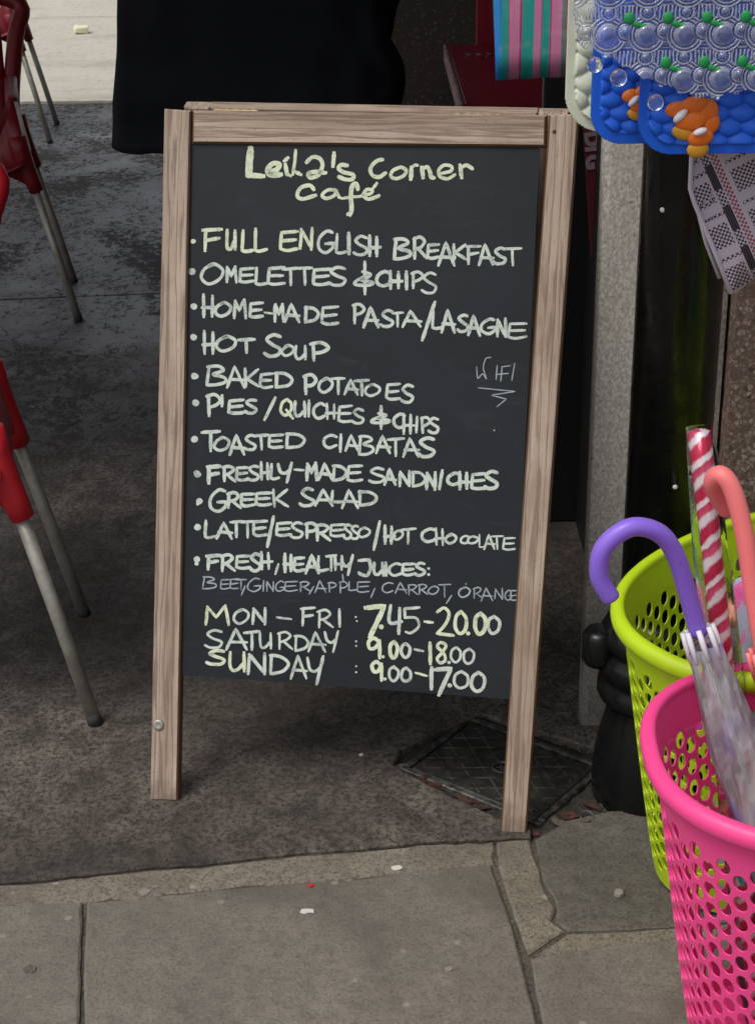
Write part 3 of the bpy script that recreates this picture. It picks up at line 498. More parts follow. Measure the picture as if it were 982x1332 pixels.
  "wl121:662,5440,670,5443;wl70:857,5576,853,5305;wl70:825,5566,1041,5589;wl70:854,5439,1012,5476;wl54:1104,5579,1106,5350;ws54:1079,5566,1184,5596,1258,5552,1197,5481,1114,5452;wl50:1156,5461,1295,5360;wl54:1492,5596,1322,5574,1313,5401;ws50:1313,5401,1381,5383,1497,5407;wl54:1320,5481,1475,5502;ws50:1657,5609,1578,5623,1510,5569,1571,5517,1661,5472,1633,5409,1545,5392,1485,5423;wl50:1709,5684,1720,5414;wl50:1813,5676,1820,5425;wl54:1697,5521,1869,5536;wl54:1876,5663,1873,5446;ws50:1873,5446,1923,5437,2009,5458;ws57:1987,5678,2024,5557,2102,5531,2166,5580;wl57:2206,5705,2128,5395;wl41:2249,5602,2402,5596;wl59:2456,5448,2458,5699;wl59:2458,5699,2525,5554,2588,5719;wl64:2588,5719,2617,5457;wl50:2641,5453,2733,5727,2865,5465;wl54:2664,5557,2866,5557;wl50:2891,5695,2888,5467;ws54:2869,5687,3000,5682,3090,5606,3039,5510,2888,5467;wl50:3333,5719,3122,5693,3112,5492;ws50:3112,5492,3197,5472,3341,5499;wl50:3121,5585,3313,5610;ws47:3681,5681,3575,5692,3484,5639,3566,5591,3686,5549,3649,5487,3530,5470,3450,5498;wl54:3707,5438,3775,5685,3878,5448;wl54:3724,5532,3878,5530;wl53:3942,5432,3944,5647;wl53:3944,5659,4090,5455;wl53:4090,5679,4096,5436;wl47:4152,5666,4151,5445;ws47:4132,5658,4254,5653,4338,5579,4291,5487,4151,5445;wl59:4369,5409,4368,5649;wl59:4368,5663,4499,5433;wl59:4496,5683,4504,5411;wl53:4611,5719,4573,5421;ws53:4873,5664,4797,5682,4705,5622,4699,5539,4777,5498,4879,5531;wl59:4877,5704,4892,5439;wl59:4988,5697,4999,5451;wl59:4867,5544,5051,5560;wl53:5290,5704,5084,5678,5076,5474;ws53:5076,5474,5160,5454,5300,5482;wl53:5084,5569,5271,5594;ws59:5461,5721,5373,5737,5300,5675,5368,5615,5468,5562,5439,5489,5342,5470,5275,5506"),
 ('chalk line GREEK SALAD',
  "wl102:710,5006,717,5009;wl53:680,4961,687,4964;ws54:1125,5189,1023,5212,897,5081,895,4923,1018,4859,1131,4936,1144,5025;wl54:1014,5007,1164,5026;wl57:1190,5161,1191,4930;ws57:1164,5147,1272,5177,1349,5133,1286,5062,1200,5033;wl53:1243,5042,1386,4942;wl54:1608,5180,1408,5157,1396,4993;ws54:1396,4993,1477,4977,1613,5001;wl50:1406,5069,1588,5092;wl54:1884,5208,1652,5183,1638,5019;ws54:1638,5019,1732,5004,1890,5029;wl50:1650,5095,1861,5119;wl50:1922,5263,1940,4986;wl50:2146,5270,1957,5112,2167,5007;ws53:2561,5289,2463,5305,2379,5240,2455,5177,2566,5123,2532,5046,2423,5026,2348,5063;wl54:2602,5043,2717,5301,2875,5058;wl50:2632,5140,2878,5144;wl50:2873,5292,2863,5126;ws50:2863,5126,2939,5122,3070,5142;wl51:3037,5032,3141,5325,3291,5047;wl47:3064,5143,3292,5144;wl54:3322,5316,3316,5087;ws54:3294,5308,3464,5306,3580,5231,3513,5134,3316,5087"),
 ('chalk line LATTE / ESPRESSO / HOT CHOCOLATE',
  "wl114:688,4584,696,4587;wl54:819,4701,812,4440;ws50:812,4440,880,4430,995,4456;wl54:1008,4420,1114,4682,1257,4435;wl54:1036,4519,1260,4522;wl50:1229,4692,1436,4720;wl54:1328,4701,1339,4458;wl48:1405,4702,1621,4731;wl44:1509,4711,1520,4463;wl54:1830,4751,1619,4724,1608,4529;ws50:1608,4529,1692,4510,1836,4538;wl54:1617,4620,1809,4645;wl57:1935,4834,1848,4341;wl51:2217,4744,1997,4719,1984,4549;ws51:1984,4549,2073,4534,2223,4559;wl51:1994,4628,2195,4652;ws47:2404,4740,2315,4754,2240,4697,2308,4643,2408,4595,2377,4528,2279,4510,2211,4542;wl50:2479,4745,2491,4523;ws54:2450,4732,2563,4757,2641,4704,2586,4644,2488,4615;wl57:2650,4731,2653,4491;ws53:2622,4717,2740,4750,2824,4704,2756,4629,2662,4598;wl53:2709,4608,2867,4504;wl47:3089,4767,2876,4743,2864,4589;ws47:2864,4589,2950,4575,3095,4599;wl47:2874,4660,3067,4683;ws48:3196,4759,3140,4774,3093,4722,3137,4671,3201,4626,3182,4565,3120,4550,3077,4580;ws44:3312,4749,3256,4762,3209,4713,3252,4665,3316,4623,3297,4565,3235,4551,3192,4580;ws41:3420,4739,3340,4696,3315,4626,3380,4584,3469,4627,3494,4698,3420,4739,3366,4718;wl54:3648,4855,3569,4400;wl56:3733,4788,3747,4501;wl56:3835,4780,3845,4513;wl56:3724,4615,3892,4631;ws41:3963,4730,3894,4690,3874,4624,3930,4585,4006,4625,4027,4691,3963,4730,3917,4710;wl44:3989,4742,4228,4770;wl44:4104,4751,4117,4530;ws50:4532,4764,4448,4784,4346,4717,4340,4625,4425,4579,4538,4617;wl41:4547,4796,4561,4534;wl41:4652,4789,4662,4545;wl44:4537,4638,4710,4653;ws44:4802,4722,4723,4681,4699,4615,4763,4576,4851,4617,4874,4683,4802,4722,4749,4701;ws38:5070,4694,5015,4705,4948,4665,4944,4611,4999,4585,5073,4607;ws38:5146,4707,5081,4675,5061,4623,5114,4592,5187,4625,5206,4677,5146,4707,5102,4691;wl29:5234,4742,5235,4550;ws29:5235,4550,5273,4542,5336,4561;wl38:5314,4515,5375,4745,5473,4525;wl38:5329,4602,5473,4602;wl32:5417,4717,5610,4741;wl32:5510,4725,5523,4528;wl35:5793,4725,5618,4703,5612,4542;ws35:5612,4542,5682,4526,5801,4550;wl35:5618,4616,5777,4638"),
 ('chalk line FRESH, HEALTHY JUICES',
  "wl108:688,4057,696,4060;wl70:683,3989,691,3992;wl62:881,4129,875,3903;wl67:847,4120,1071,4144;wl62:877,4015,1040,4049;wl56:1112,4144,1113,3900;ws60:1084,4130,1199,4163,1280,4116,1213,4040,1122,4008;wl56:1168,4019,1320,3913;wl54:1562,4169,1355,4144,1343,3972;ws54:1343,3972,1426,3957,1567,3983;wl50:1353,4052,1541,4076;ws57:1729,4192,1657,4210,1596,4146,1651,4083,1734,4028,1709,3952,1629,3933,1574,3971;wl54:1751,4246,1763,3972;wl50:1868,4240,1875,3985;wl54:1738,4081,1931,4099;wl44:2035,4072,1993,3902;wl61:2132,4240,2144,3954;wl61:2236,4232,2244,3967;wl60:2121,4068,2293,4084;wl54:2455,4195,2299,4173,2292,3998;ws54:2292,3998,2355,3980,2461,4004;wl50:2299,4079,2440,4101;wl59:2485,3946,2567,4249,2689,3959;wl59:2506,4061,2690,4061;wl47:2681,4238,2675,4019;ws51:2675,4019,2740,4011,2849,4035;wl48:2811,4244,2972,4269;wl44:2889,4251,2900,4016;wl48:2956,4268,2967,4032;wl44:3052,4262,3059,4043;wl44:2947,4125,3104,4140;ws50:3055,4259,3086,4137,3151,4110,3204,4160;wl50:3236,4285,3174,3973;wl56:3337,4210,3504,4237;ws56:3493,4236,3531,4111,3479,3988,3390,3982,3344,4019;ws53:3584,4193,3583,4070,3611,4000,3669,4014,3716,4078;wl57:3723,4198,3736,3997;wl57:3772,4205,3780,4000;ws47:4014,4185,3936,4203,3842,4139,3836,4052,3915,4009,4020,4045;wl50:4223,4212,4055,4190,4048,4036;ws50:4048,4036,4116,4022,4230,4045;wl54:4054,4108,4207,4129;ws50:4391,4223,4321,4234,4262,4187,4316,4143,4396,4104,4372,4049,4295,4034,4241,4060;wl47:4456,4153,4463,4156;wl47:4460,4057,4467,4060"),
 ('thin chalk line BEET, GINGER, APPLE, CARROT, ORANGE',
  "gl25:819,3785,797,3584;gs25:797,3778,924,3788,980,3752,860,3696,992,3677,1011,3634,907,3591,797,3584;gl25:1243,3764,1095,3745,1087,3618;gs24:1087,3618,1146,3607,1247,3626;gl24:1094,3677,1228,3695;gl25:1392,3786,1256,3767,1248,3630;gs25:1248,3630,1303,3617,1396,3637;gl25:1254,3694,1379,3712;gl25:1346,3763,1510,3785;gl25:1425,3770,1433,3608;gl25:1504,3680,1446,3528;gs25:1735,3801,1653,3812,1551,3730,1549,3634,1648,3597,1739,3646,1749,3701;gl25:1645,3687,1766,3702;gl25:1802,3785,1801,3608;gl24:1853,3614,1856,3760;gl25:1856,3768,1960,3632;gl25:1962,3784,1965,3619;gs25:2127,3781,2075,3791,2010,3729,2009,3655,2073,3626,2131,3663,2137,3704;gl24:2071,3695,2147,3705;gl24:2351,3806,2162,3784,2151,3653;gs24:2151,3653,2226,3642,2355,3664;gl24:2160,3714,2331,3735;gl25:2409,3799,2410,3649;gs25:2388,3790,2477,3812,2540,3784,2488,3736,2417,3716;gl24:2453,3723,2570,3659;gl24:2623,3745,2547,3615;gl24:2645,3646,2718,3846,2822,3658;gl25:2663,3721,2823,3724;gl25:2873,3821,2882,3668;gs25:2853,3812,2933,3830,2988,3794,2950,3752,2880,3731;gl25:3050,3844,3060,3674;gs24:3030,3834,3113,3854,3171,3813,3130,3767,3058,3744;gl24:3193,3859,3187,3726;gs25:3187,3726,3238,3722,3325,3738;gl24:3521,3877,3335,3855,3325,3715;gs24:3325,3715,3400,3703,3526,3725;gl24:3333,3780,3502,3801;gl25:3086,3967,3102,3853;gl24:3616,3781,3546,3625;gs24:3906,3874,3833,3889,3744,3834,3738,3760,3812,3724,3910,3755;gl23:3936,3721,4013,3901,4122,3733;gl23:3956,3789,4123,3793;gl24:4154,3872,4157,3717;gs23:4135,3863,4215,3884,4273,3855,4227,3807,4162,3786;gl24:4195,3793,4303,3727;gl25:4320,3883,4324,3729;gs24:4303,3874,4377,3895,4431,3866,4388,3818,4328,3797;gl24:4358,3804,4458,3738;gs24:4559,3877,4485,3839,4463,3778,4523,3742,4605,3781,4628,3842,4559,3877,4510,3858;gl24:4625,3899,4821,3924;gl24:4720,3907,4732,3714;gl24:4835,3742,4766,3617;gs29:5049,3891,4970,3847,4947,3775,5011,3733,5098,3778,5122,3850,5049,3891,4996,3869;gl24:5055,3946,5062,3949;gl23:5191,3887,5195,3727;gs24:5174,3877,5245,3899,5296,3868,5255,3819,5199,3798;gl24:5227,3805,5323,3736;gl24:5307,3693,5378,3901,5484,3705;gl23:5325,3772,5485,3774;gl24:5521,3735,5522,3893;gl24:5522,3902,5633,3753;gl24:5632,3918,5638,3739;gs24:5767,3879,5729,3889,5684,3832,5685,3762,5731,3734,5772,3768,5776,3807;gl24:5728,3799,5783,3807;gl24:5859,3894,5767,3879,5765,3746;gs25:5765,3746,5803,3733,5866,3750;gl23:5768,3808,5852,3823"),
 ('chalk hours MON - FRI 7.45 - 20.00',
  "wl32:3319,3296,3327,3299;wl29:3340,3230,3347,3233;ws44:1468,3290,1357,3225,1322,3120,1411,3058,1535,3123,1569,3228,1468,3290,1394,3257;wl50:1641,3061,1648,3300;wl54:1648,3313,1836,3091;wl50:1841,3340,1844,3070;wl41:2030,3200,2277,3192;wl47:2460,3380,2457,3101;wl47:2426,3369,2653,3396;wl51:2457,3239,2622,3279;wl41:2727,3351,2730,3089;ws41:2698,3335,2819,3371,2907,3322,2836,3240,2739,3206;wl45:2787,3217,2951,3105;wl47:3045,3399,3066,3119;yl54:863,3001,880,3295;yl50:880,3295,1030,3132,1183,3332;yl54:1183,3332,1238,3027;yl83:3467,3456,3778,3498,3563,2977;yl83:3735,3167,3743,3170;yl51:4428,3294,4561,3295;ys53:4625,3466,4722,3538,4817,3457,4759,3277,4634,3122;yl53:4634,3122,4898,3110;ys59:5004,3504,4926,3419,4920,3244,4991,3141,5074,3219,5085,3401,4994,3503;yl65:5125,3159,5132,3162;ys65:5310,3501,5235,3421,5229,3259,5298,3163,5377,3236,5388,3405,5301,3500;ws59:3869,3516,3869,3247,4058,3269;wl59:4020,3482,4020,3077;wl48:4335,3518,4098,3481,4109,3340;ws44:4109,3340,4289,3344,4334,3213,4219,3104,4126,3109;ws53:5529,3462,5446,3394,5438,3258,5512,3178,5600,3241,5614,3383,5519,3461"),
 ('chalk hours SATURDAY 9.00 - 18.00',
  "wl32:3339,2900,3347,2903;wl29:3342,2827,3349,2830;ws44:1128,2903,1002,2917,893,2845,989,2782,1132,2728,1087,2646,946,2621,851,2658;wl51:1216,2616,1360,2961,1554,2641;wl47:1254,2746,1557,2755;wl51:1503,2910,1757,2946;wl51:1625,2922,1638,2641;ws44:1768,2929,1766,2776,1800,2690,1871,2708,1930,2788;wl45:1940,2936,1954,2689;wl41:2090,2950,2093,2686;ws41:2062,2934,2179,2970,2263,2921,2195,2838,2101,2804;wl41:2148,2815,2305,2702;wl44:2357,2929,2354,2675;ws45:2335,2919,2469,2916,2560,2832,2508,2725,2354,2675;wl45:2565,2678,2679,3006,2841,2698;wl45:2594,2802,2843,2807;ws48:2831,3012,2868,2883,2944,2855,3006,2909;wl44:3045,3044,2970,2708;ys59:3715,2913,3625,2970,3535,2900,3565,2806,3653,2813,3715,2913;yl59:3718,2938,3735,2660;yl53:3784,2682,3791,2685;ys60:3954,2945,3899,2882,3895,2752,3945,2675,4002,2733,4010,2868,3948,2944;yl59:4529,2965,4543,2628;ys50:4766,2958,4690,2986,4647,2909,4753,2807,4785,2709,4704,2652,4645,2715,4716,2821,4776,2925,4727,2988;ws51:4146,2928,4083,2874,4077,2765,4133,2701,4199,2751,4209,2865,4139,2927;wl45:4287,2841,4424,2827;wl57:4841,2669,4849,2672;ws41:4950,2926,4881,2867,4874,2750,4936,2682,5009,2736,5020,2858,4942,2925;ws44:5155,2910,5080,2852,5073,2735,5139,2667,5217,2721,5229,2843,5146,2910"),
 ('chalk hours SUNDAY 9.00 - 17.00',
  "yl29:3354,2496,3361,2499;yl32:3357,2398,3365,2401;ys57:1178,2576,1047,2585,934,2526,1034,2478,1182,2438,1135,2373,988,2350,889,2377;ys57:1282,2577,1279,2387,1322,2279,1413,2302,1490,2403;yl57:1503,2587,1519,2278;wl56:1590,2240,1600,2542;wl61:1600,2559,1848,2280;wl56:1855,2595,1858,2254;wl54:1966,2578,1960,2268;ws54:1936,2566,2119,2564,2244,2463,2172,2331,1960,2268;wl47:2295,2213,2397,2604,2548,2232;wl47:2321,2361,2549,2362;ws50:2556,2580,2600,2398,2692,2359,2768,2434;wl54:2813,2622,2725,2153;ys64:3757,2539,3684,2595,3613,2528,3637,2438,3708,2443,3757,2539;yl59:3760,2564,3775,2295;yl41:4317,2465,4500,2424;wl53:3828,2324,3835,2327;ws48:3974,2537,3906,2481,3899,2368,3959,2303,4031,2355,4043,2472,3966,2536;ws48:4171,2533,4106,2479,4099,2369,4157,2306,4226,2356,4237,2470,4163,2533;wl65:4570,2572,4584,2216;wl71:4616,2537,4879,2574,4699,2133;wl71:4869,2299,4876,2302;ws47:5057,2539,4960,2471,4949,2339,5034,2263,5137,2326,5154,2464,5045,2538;ws57:5322,2547,5228,2473,5219,2326,5302,2241,5401,2310,5417,2463,5311,2546"),
 ('small chalk note WIFI with a zigzag underline',
  "gs16:5078,7353,5094,7174,5167,7241,5235,7168,5181,7328,5209,7474,5289,7512;gl18:5388,7381,5378,7163;gl18:5461,7369,5451,7152;gl18:5373,7250,5561,7278;gl18:5461,7364,5590,7392;gl16:5661,7436,5625,7157;gl18:5107,7029,5684,7003,5330,6923;gl18:5330,6923,5556,6882,5411,6744;gl26:5387,6382,5399,6382"),
]

A0 = Vector((-.3826, 2.2925, 0)); B0 = Vector((.2272, 2.1812, 0))
bu = (B0 - A0).normalized(); bn_ = Vector((-bu.y, bu.x, 0)); LEAN = .30
bup = Vector((0, 0, 1)) * math.cos(LEAN) + bn_ * math.sin(LEAN); BN = bu.cross(bup)
sign = thing('pavement_sign', "wooden A-frame blackboard sign chalked with Leila's Corner Café menu and hours", 'sign')
m = Matrix((bu, -BN, bup)).transposed().to_4x4(); m.translation = A0; sign.matrix_world = m
def timber(name, quad, y0, y1, mat, parent, cham=.004, inner=None):
    # quad: four (u, v) corners counter-clockwise from bottom left; front face chamfered, stained inner edge
    n = 4; cu_ = sum(q[0] for q in quad) / 4; cv = sum(q[1] for q in quad) / 4
    ins = []
    for i in range(4):
        p = Vector(quad[i]); a = (Vector(quad[i - 1]) - p).normalized(); b = (Vector(quad[(i + 1) % 4]) - p).normalized(); ins.append(p + (a + b) * cham)
    vs = [(q[0], y1, q[1]) for q in quad] + [(q[0], y0 + cham, q[1]) for q in quad] + [(q[0], y0, q[1]) for q in ins]
    fs = [(3, 2, 1, 0)]; mi = [0]
    for i in range(4):
        j = (i + 1) % 4
        fs += [(i, j, 4 + j, 4 + i), (4 + i, 4 + j, 8 + j, 8 + i)]; e = 1 if (inner and i in inner) else 0; mi += [e, e]
    fs.append((8, 9, 10, 11)); mi.append(0)
    return mesh(name, vs, fs, mat, parent, mi=mi, mats=[mat, M_edge])
timber('stile', [(0, 0), (.0472, .0025), (.0445, 1.113), (.0015, 1.115)], 0, .022, M_woodV, sign, .0028, (1,))
timber('stile', [(.5784, -.0015), (.6200, 0), (.6445, 1.119), (.5998, 1.117)], 0, .022, M_woodV, sign, .0028, (3, 1))
timber('top_rail', [(.0468, 1.0625), (.5975, 1.0695), (.5965, 1.1165), (.0462, 1.1135)], .0005, .022, M_woodH, sign, .0035, (0, 1, 3))
bb = mesh('blackboard', [(.040, y_, z_) if i == 0 else (.040 + .548, y_, z_ + .0015) for z_ in (.2134, 1.075) for i in (0, 1) for y_ in (.0075, .012)], [(0, 2, 6, 4), (1, 5, 7, 3), (0, 1, 3, 2), (4, 6, 7, 5), (0, 4, 5, 1), (2, 3, 7, 6)], M_black, sign)
lathe('screw_cap', [(.0095, .0), (.0088, .0022), (.005, .0032), (.0035, .0024)], M_steel, sign, 24, (.0125, -.0003, .1290)).rotation_euler = (R(90), 0, 0)
for sx_, sz_ in ((.609, 1.092),):
    fx = lathe('screw', [(.0032, 0), (.0030, .0006), (.001, .0004)], M_ironw, sign, 14, (sx_, -.0002, sz_)); fx.rotation_euler = (R(90), 0, 0)
def hinge(x0, x1):
    n = 3; h = box('hinge', (x0, .0195, 1.1155), (x1, .034, 1.1178), M_brass, sign, .0005)
    for i in range(5):
        a = x0 + (x1 - x0) * i / 5; tube('knuckle', [(a + .0005, .0240, 1.1172), (a + (x1 - x0) / 5 - .0005, .0240, 1.1172)], .0022, M_brass, h, 8)
hinge(.075, .147); hinge(.452, .530)
rl_ = bpy.data.objects.new('rear_leaf', None); link(rl_, sign); rl_.location = (0, .047, 1.1160); rl_.rotation_euler = (1.6 * LEAN, 0, 0)
timber('rear_stile', [(.030, -1.10), (.072, -1.10), (.062, .008), (.020, .008)], 0, .022, M_woodV, rl_, .003)
timber('rear_stile', [(.535, -1.10), (.580, -1.10), (.625, .008), (.580, .008)], 0, .022, M_woodV, rl_, .003)
timber('rear_rail', [(.0635, -.045), (.575, -.045), (.5785, .0085), (.0625, .0085)], 0, .022, M_woodH, rl_, .003)
box('rear_blackboard', (.075, .006, -.90), (.54, .0105, -.05), M_black, rl_, .0005)

def ribbon(pts, wd, y, vs, fs, sd):
    if len(pts) == 2 and math.hypot(pts[1][0] - pts[0][0], pts[1][1] - pts[0][1]) < .0016:
        s0 = len(vs)
        for k_ in range(14):
            a = 2 * math.pi * k_ / 14; rr = wd * .5 * (1 + .18 * noise.noise(Vector((math.cos(a), math.sin(a), sd * 1.7)))); vs.append((pts[0][0] + rr * math.cos(a) * 1.08, y, pts[0][1] + rr * math.sin(a)))
        fs.append(tuple(range(s0, s0 + 14))); return
    P = [Vector((p[0], p[1])) for p in pts]
    # resample so that width and edge can wobble
    Q = [P[0]]
    for a, b in zip(P, P[1:]):
        n = max(1, int((b - a).length / .0035))
        for j in range(1, n + 1): Q.append(a.lerp(b, j / n))
    n = len(Q); base = len(vs); r = wd / 2; prevn = None
    for i, q in enumerate(Q):
        t = Q[min(i + 1, n - 1)] - Q[max(i - 1, 0)]
        t = t.normalized() if t.length > 1e-7 else Vector((1, 0)); nn = Vector((-t.y, t.x))
        k1 = 1 + .22 * noise.noise(Vector((q.x * 95, q.y * 95, sd * 3.3))); k2 = 1 + .22 * noise.noise(Vector((q.x * 95, q.y * 95, sd * 3.3 + 50)))
        if i == 0 or i == n - 1:
            kk = .62
        else: kk = 1
        a = q + nn * r * k1 * kk; b = q - nn * r * k2 * kk
        vs += [(a.x, y, a.y), (b.x, y, b.y)]
    for i in range(n - 1): fs.append((base + 2 * i, base + 2 * i + 1, base + 2 * i + 3, base + 2 * i + 2))
    for end, q, t in ((0, Q[0], (Q[0] - Q[1])), (n - 1, Q[-1], (Q[-1] - Q[-2]))):
        t = t.normalized() if t.length > 1e-7 else Vector((1, 0)); nn = Vector((-t.y, t.x)); s0 = len(vs)
        for k_ in range(7):
            a = math.pi * k_ / 6; rr = r * (.95 if 0 < k_ < 6 else .80); p = q + nn * rr * math.cos(a) + t * r * .72 * math.sin(a) ; vs.append((p.x, y - .000004, p.y))
        fs.append(tuple(range(s0, s0 + 7)))
MATI = {'y': 0, 'w': 1, 'g': 2}
for li, (lab, data) in enumerate(CHALK):
    stk = []
    for si, st in enumerate(data.split(';')):
        hd, body = st.split(':'); nums = list(map(int, body.split(',')))
        pts = [(nums[i] / 1e4, nums[i + 1] / 1e4) for i in range(0, len(nums), 2)]; wd = int(hd[2:]) / 1e4 * (.97 if hd[0] != 'g' else .95)
        r2 = random.Random(li * 100 + si)
        if wd < .02 and len(pts) > 1: pts = [(x + r2.uniform(-.0006, .0006), z + r2.uniform(-.0006, .0006)) for x, z in pts] if math.hypot(pts[1][0] - pts[0][0], pts[1][1] - pts[0][1]) > .0016 else pts
        if hd[1] == 's' and len(pts) > 2: pts = [(p.x, p.y) for p in catmull([(x, z, 0) for x, z in pts], 6)]
        stk.append((hd[0], pts, wd, si, min(p[0] for p in pts) - wd / 2, max(p[0] for p in pts) + wd / 2))
    stk.sort(key=lambda q: q[4]); words, reach = [], -9           # one object per written word
    for q in stk:
        if q[4] > reach + .0100: words.append([])
        words[-1].append(q); reach = max(reach, q[5])
    for wds in words:
        vs, fs, mi = [], [], []
        for hd, pts, wd, si, _a, _b in wds:
            n0 = len(fs); ribbon(pts, wd, .0072 - .000012 * (si % 9), vs, fs, li * 31 + si); mi += [MATI[hd]] * (len(fs) - n0)
        mesh('chalk_lettering', vs, fs, None, bb, mi=mi, mats=[M_chy, M_chw, M_chg])

# ------------------------------------------------------------------ chairs
def hwid(z):   # half width of the chair side at height z, splayed below the seat
    t = [(0, .300), (.40, .212), (.50, .180), (.60, .166), (.66, .162), (.9, .165)]
    for (a, b), (c_, d) in zip(t, t[1:]):
        if z <= c_: return b + (d - b) * (z - a) / (c_ - a)
    return .165
def make_chair(mat, label):
    t = thing('plastic_armchair', label, 'chair', group='red plastic chairs with metal legs')
    HY = .2115
    for sx in (-1, 1):
        for sy in (-1, 1):
            y = lambda z: sy * (HY - .10 * min(z, .45))
            up_ = [(sx * hwid(z), y(z) + (0), z) for z in (.395, .43, .47, .52, .56)]
            fl = tube('leg', up_, [.0205, .023, .026, .028, .028], mat, t, 14)
            tube('tube', [(sx * hwid(z), y(z), z) for z in (.012, .2, .42)], .0125, M_steel, fl, 14)
            tube('foot_cap', [(sx * hwid(0), sy * HY, .0), (sx * hwid(.02), y(.02), .02)], [.0138, .0130], M_rubber, fl, 12)
    # seat: curved pan with aprons arching down to the legs
    nx, ny = 22, 18; vs = []; xs = [-.185 + .37 * i / (nx - 1) for i in range(nx)]; ys = [-.22 + .42 * j / (ny - 1) for j in range(ny)]
    for yv in ys:
        for xv in xs: vs.append((xv, yv, .475 + .035 * (abs(xv) / .185) ** 3 - .02 * math.cos(yv * 6) + (.0 if yv > -.15 else -.012 * ((-.15 - yv) / .07) ** 2)))
    fs = [(j * nx + i, j * nx + i + 1, (j + 1) * nx + i + 1, (j + 1) * nx + i) for j in range(ny - 1) for i in range(nx - 1)]
    s = mesh('seat', vs, fs, mat, t, True); md = s.modifiers.new('s', 'SOLIDIFY'); md.thickness = .008; md.offset = -1
    def apron(pts_top, pts_bot):
        vs = [Vector(p) for p in pts_top] + [Vector(p) for p in pts_bot]; n = len(pts_top)
        a = mesh('apron', vs, [(i, i + 1, n + i + 1, n + i) for i in range(n - 1)], mat, s, True); md = a.modifiers.new('s', 'SOLIDIFY'); md.thickness = .008; md.offset = 0
    for sy in (-1, 1):
        N_ = 13; tp, bt = [], []
        for i in range(N_):
            u_ = -1 + 2 * i / (N_ - 1); zb = .40 + .075 * (1 - abs(u_) ** 2.2); zt_ = .50 + .165 * abs(u_) ** 3
            tp.append((u_ * (hwid(.60) + .004), sy * (HY - .052), zt_)); bt.append((u_ * hwid(.41), sy * (HY - .04), zb))
        apron(tp, bt)
    for sx in (-1, 1):
        N_ = 11; tp, bt = [], []
        for i in range(N_):
            u_ = -1 + 2 * i / (N_ - 1); zb = .40 + .085 * (1 - abs(u_) ** 2.4)
            tp.append((sx * (hwid(.66) + .004), u_ * (HY - .052), .672)); bt.append((sx * hwid(.43), u_ * (HY - .042), zb))
        apron(tp, bt)
        path = catmull([(sx * .168, -.166, .655), (sx * .168, -.158, .668), (sx * .168, -.13, .674), (sx * .166, .0, .675), (sx * .165, .15, .672), (sx * .165, .20, .66)], 5)
        vs, fs = tube_geo(path, .019, 12)
        mesh('armrest', [(v.x, v.y, .670 + (v.z - .670) * .55) for v in vs], fs, mat, t, True)
    # backrest: frame with upright slats
    bk = bpy.data.objects.new('backrest', None)
    def by(z): return .17 + (z - .45) * .42
    fr = catmull([(-.150, by(.47), .47), (-.162, by(.62), .62), (-.192, by(.78), .78), (-.214, by(.865), .865), (-.10, by(.905), .905), (0, by(.91), .91), (.10, by(.905), .905), (.214, by(.865), .865), (.192, by(.78), .78), (.162, by(.62), .62), (.150, by(.47), .47)], 5)
    vs, fs = tube_geo(fr, .026, 14); bk = mesh('backrest', vs, fs, mat, t, True)
    for i in range(5):
        x0 = -.124 + .062 * i
        sp = [(x0 * (1 - .1 * (.9 - z)), by(z) + .02 * math.cos(x0 * 10) - .02, z) for z in (.47, .55, .65, .75, .85, .90)]
        vs, fs = tube_geo(sp, .0255, 14); mesh('slat', [(x0 + (v.x - x0), by(v.z) + (v.y - by(v.z)) * .45, v.z) for v in vs], fs, mat, bk, True)
    vs, fs = tube_geo([(-.182, by(.66) - .004, .66), (0, by(.66) + .012, .665), (.182, by(.66) - .004, .66)], .018, 10); mesh('cross_bar', vs, fs, mat, bk, True)
    return t
def copy_tree(o, parent=None):
    c_ = o.copy(); C.objects.link(c_); c_.parent = parent
    for ch in [q for q in bpy.data.objects if q.parent == o]: copy_tree(ch, c_)
    return c_
def seat_chair(t, near, far_):
    n, f = Vector(near), Vector(far_); d = (f - n).normalized(); rgt = Vector((d.y, -d.x)); cpt = (n + f) / 2 - rgt * .300
    t.location = (cpt.x, cpt.y, .001); t.rotation_euler = (0, 0, math.atan2(-d.x, d.y))
ca = make_chair(M_redlit, 'red plastic chair in brightly lit colour, nearest the camera, left of the wooden sign'); seat_chair(ca, (-.507, 2.533), (-.591, 2.948))
cb = make_chair(M_red, 'red plastic chair standing on the far concrete bay, middle of the row'); seat_chair(cb, (-.903, 4.867), (-.984, 5.288))
cc = copy_tree(cb); seat_chair(cc, (-1.441, 7.482), (-1.48, 7.896)); cc['label'] = 'red plastic chair farthest back, its legs near the pale pavement edge'

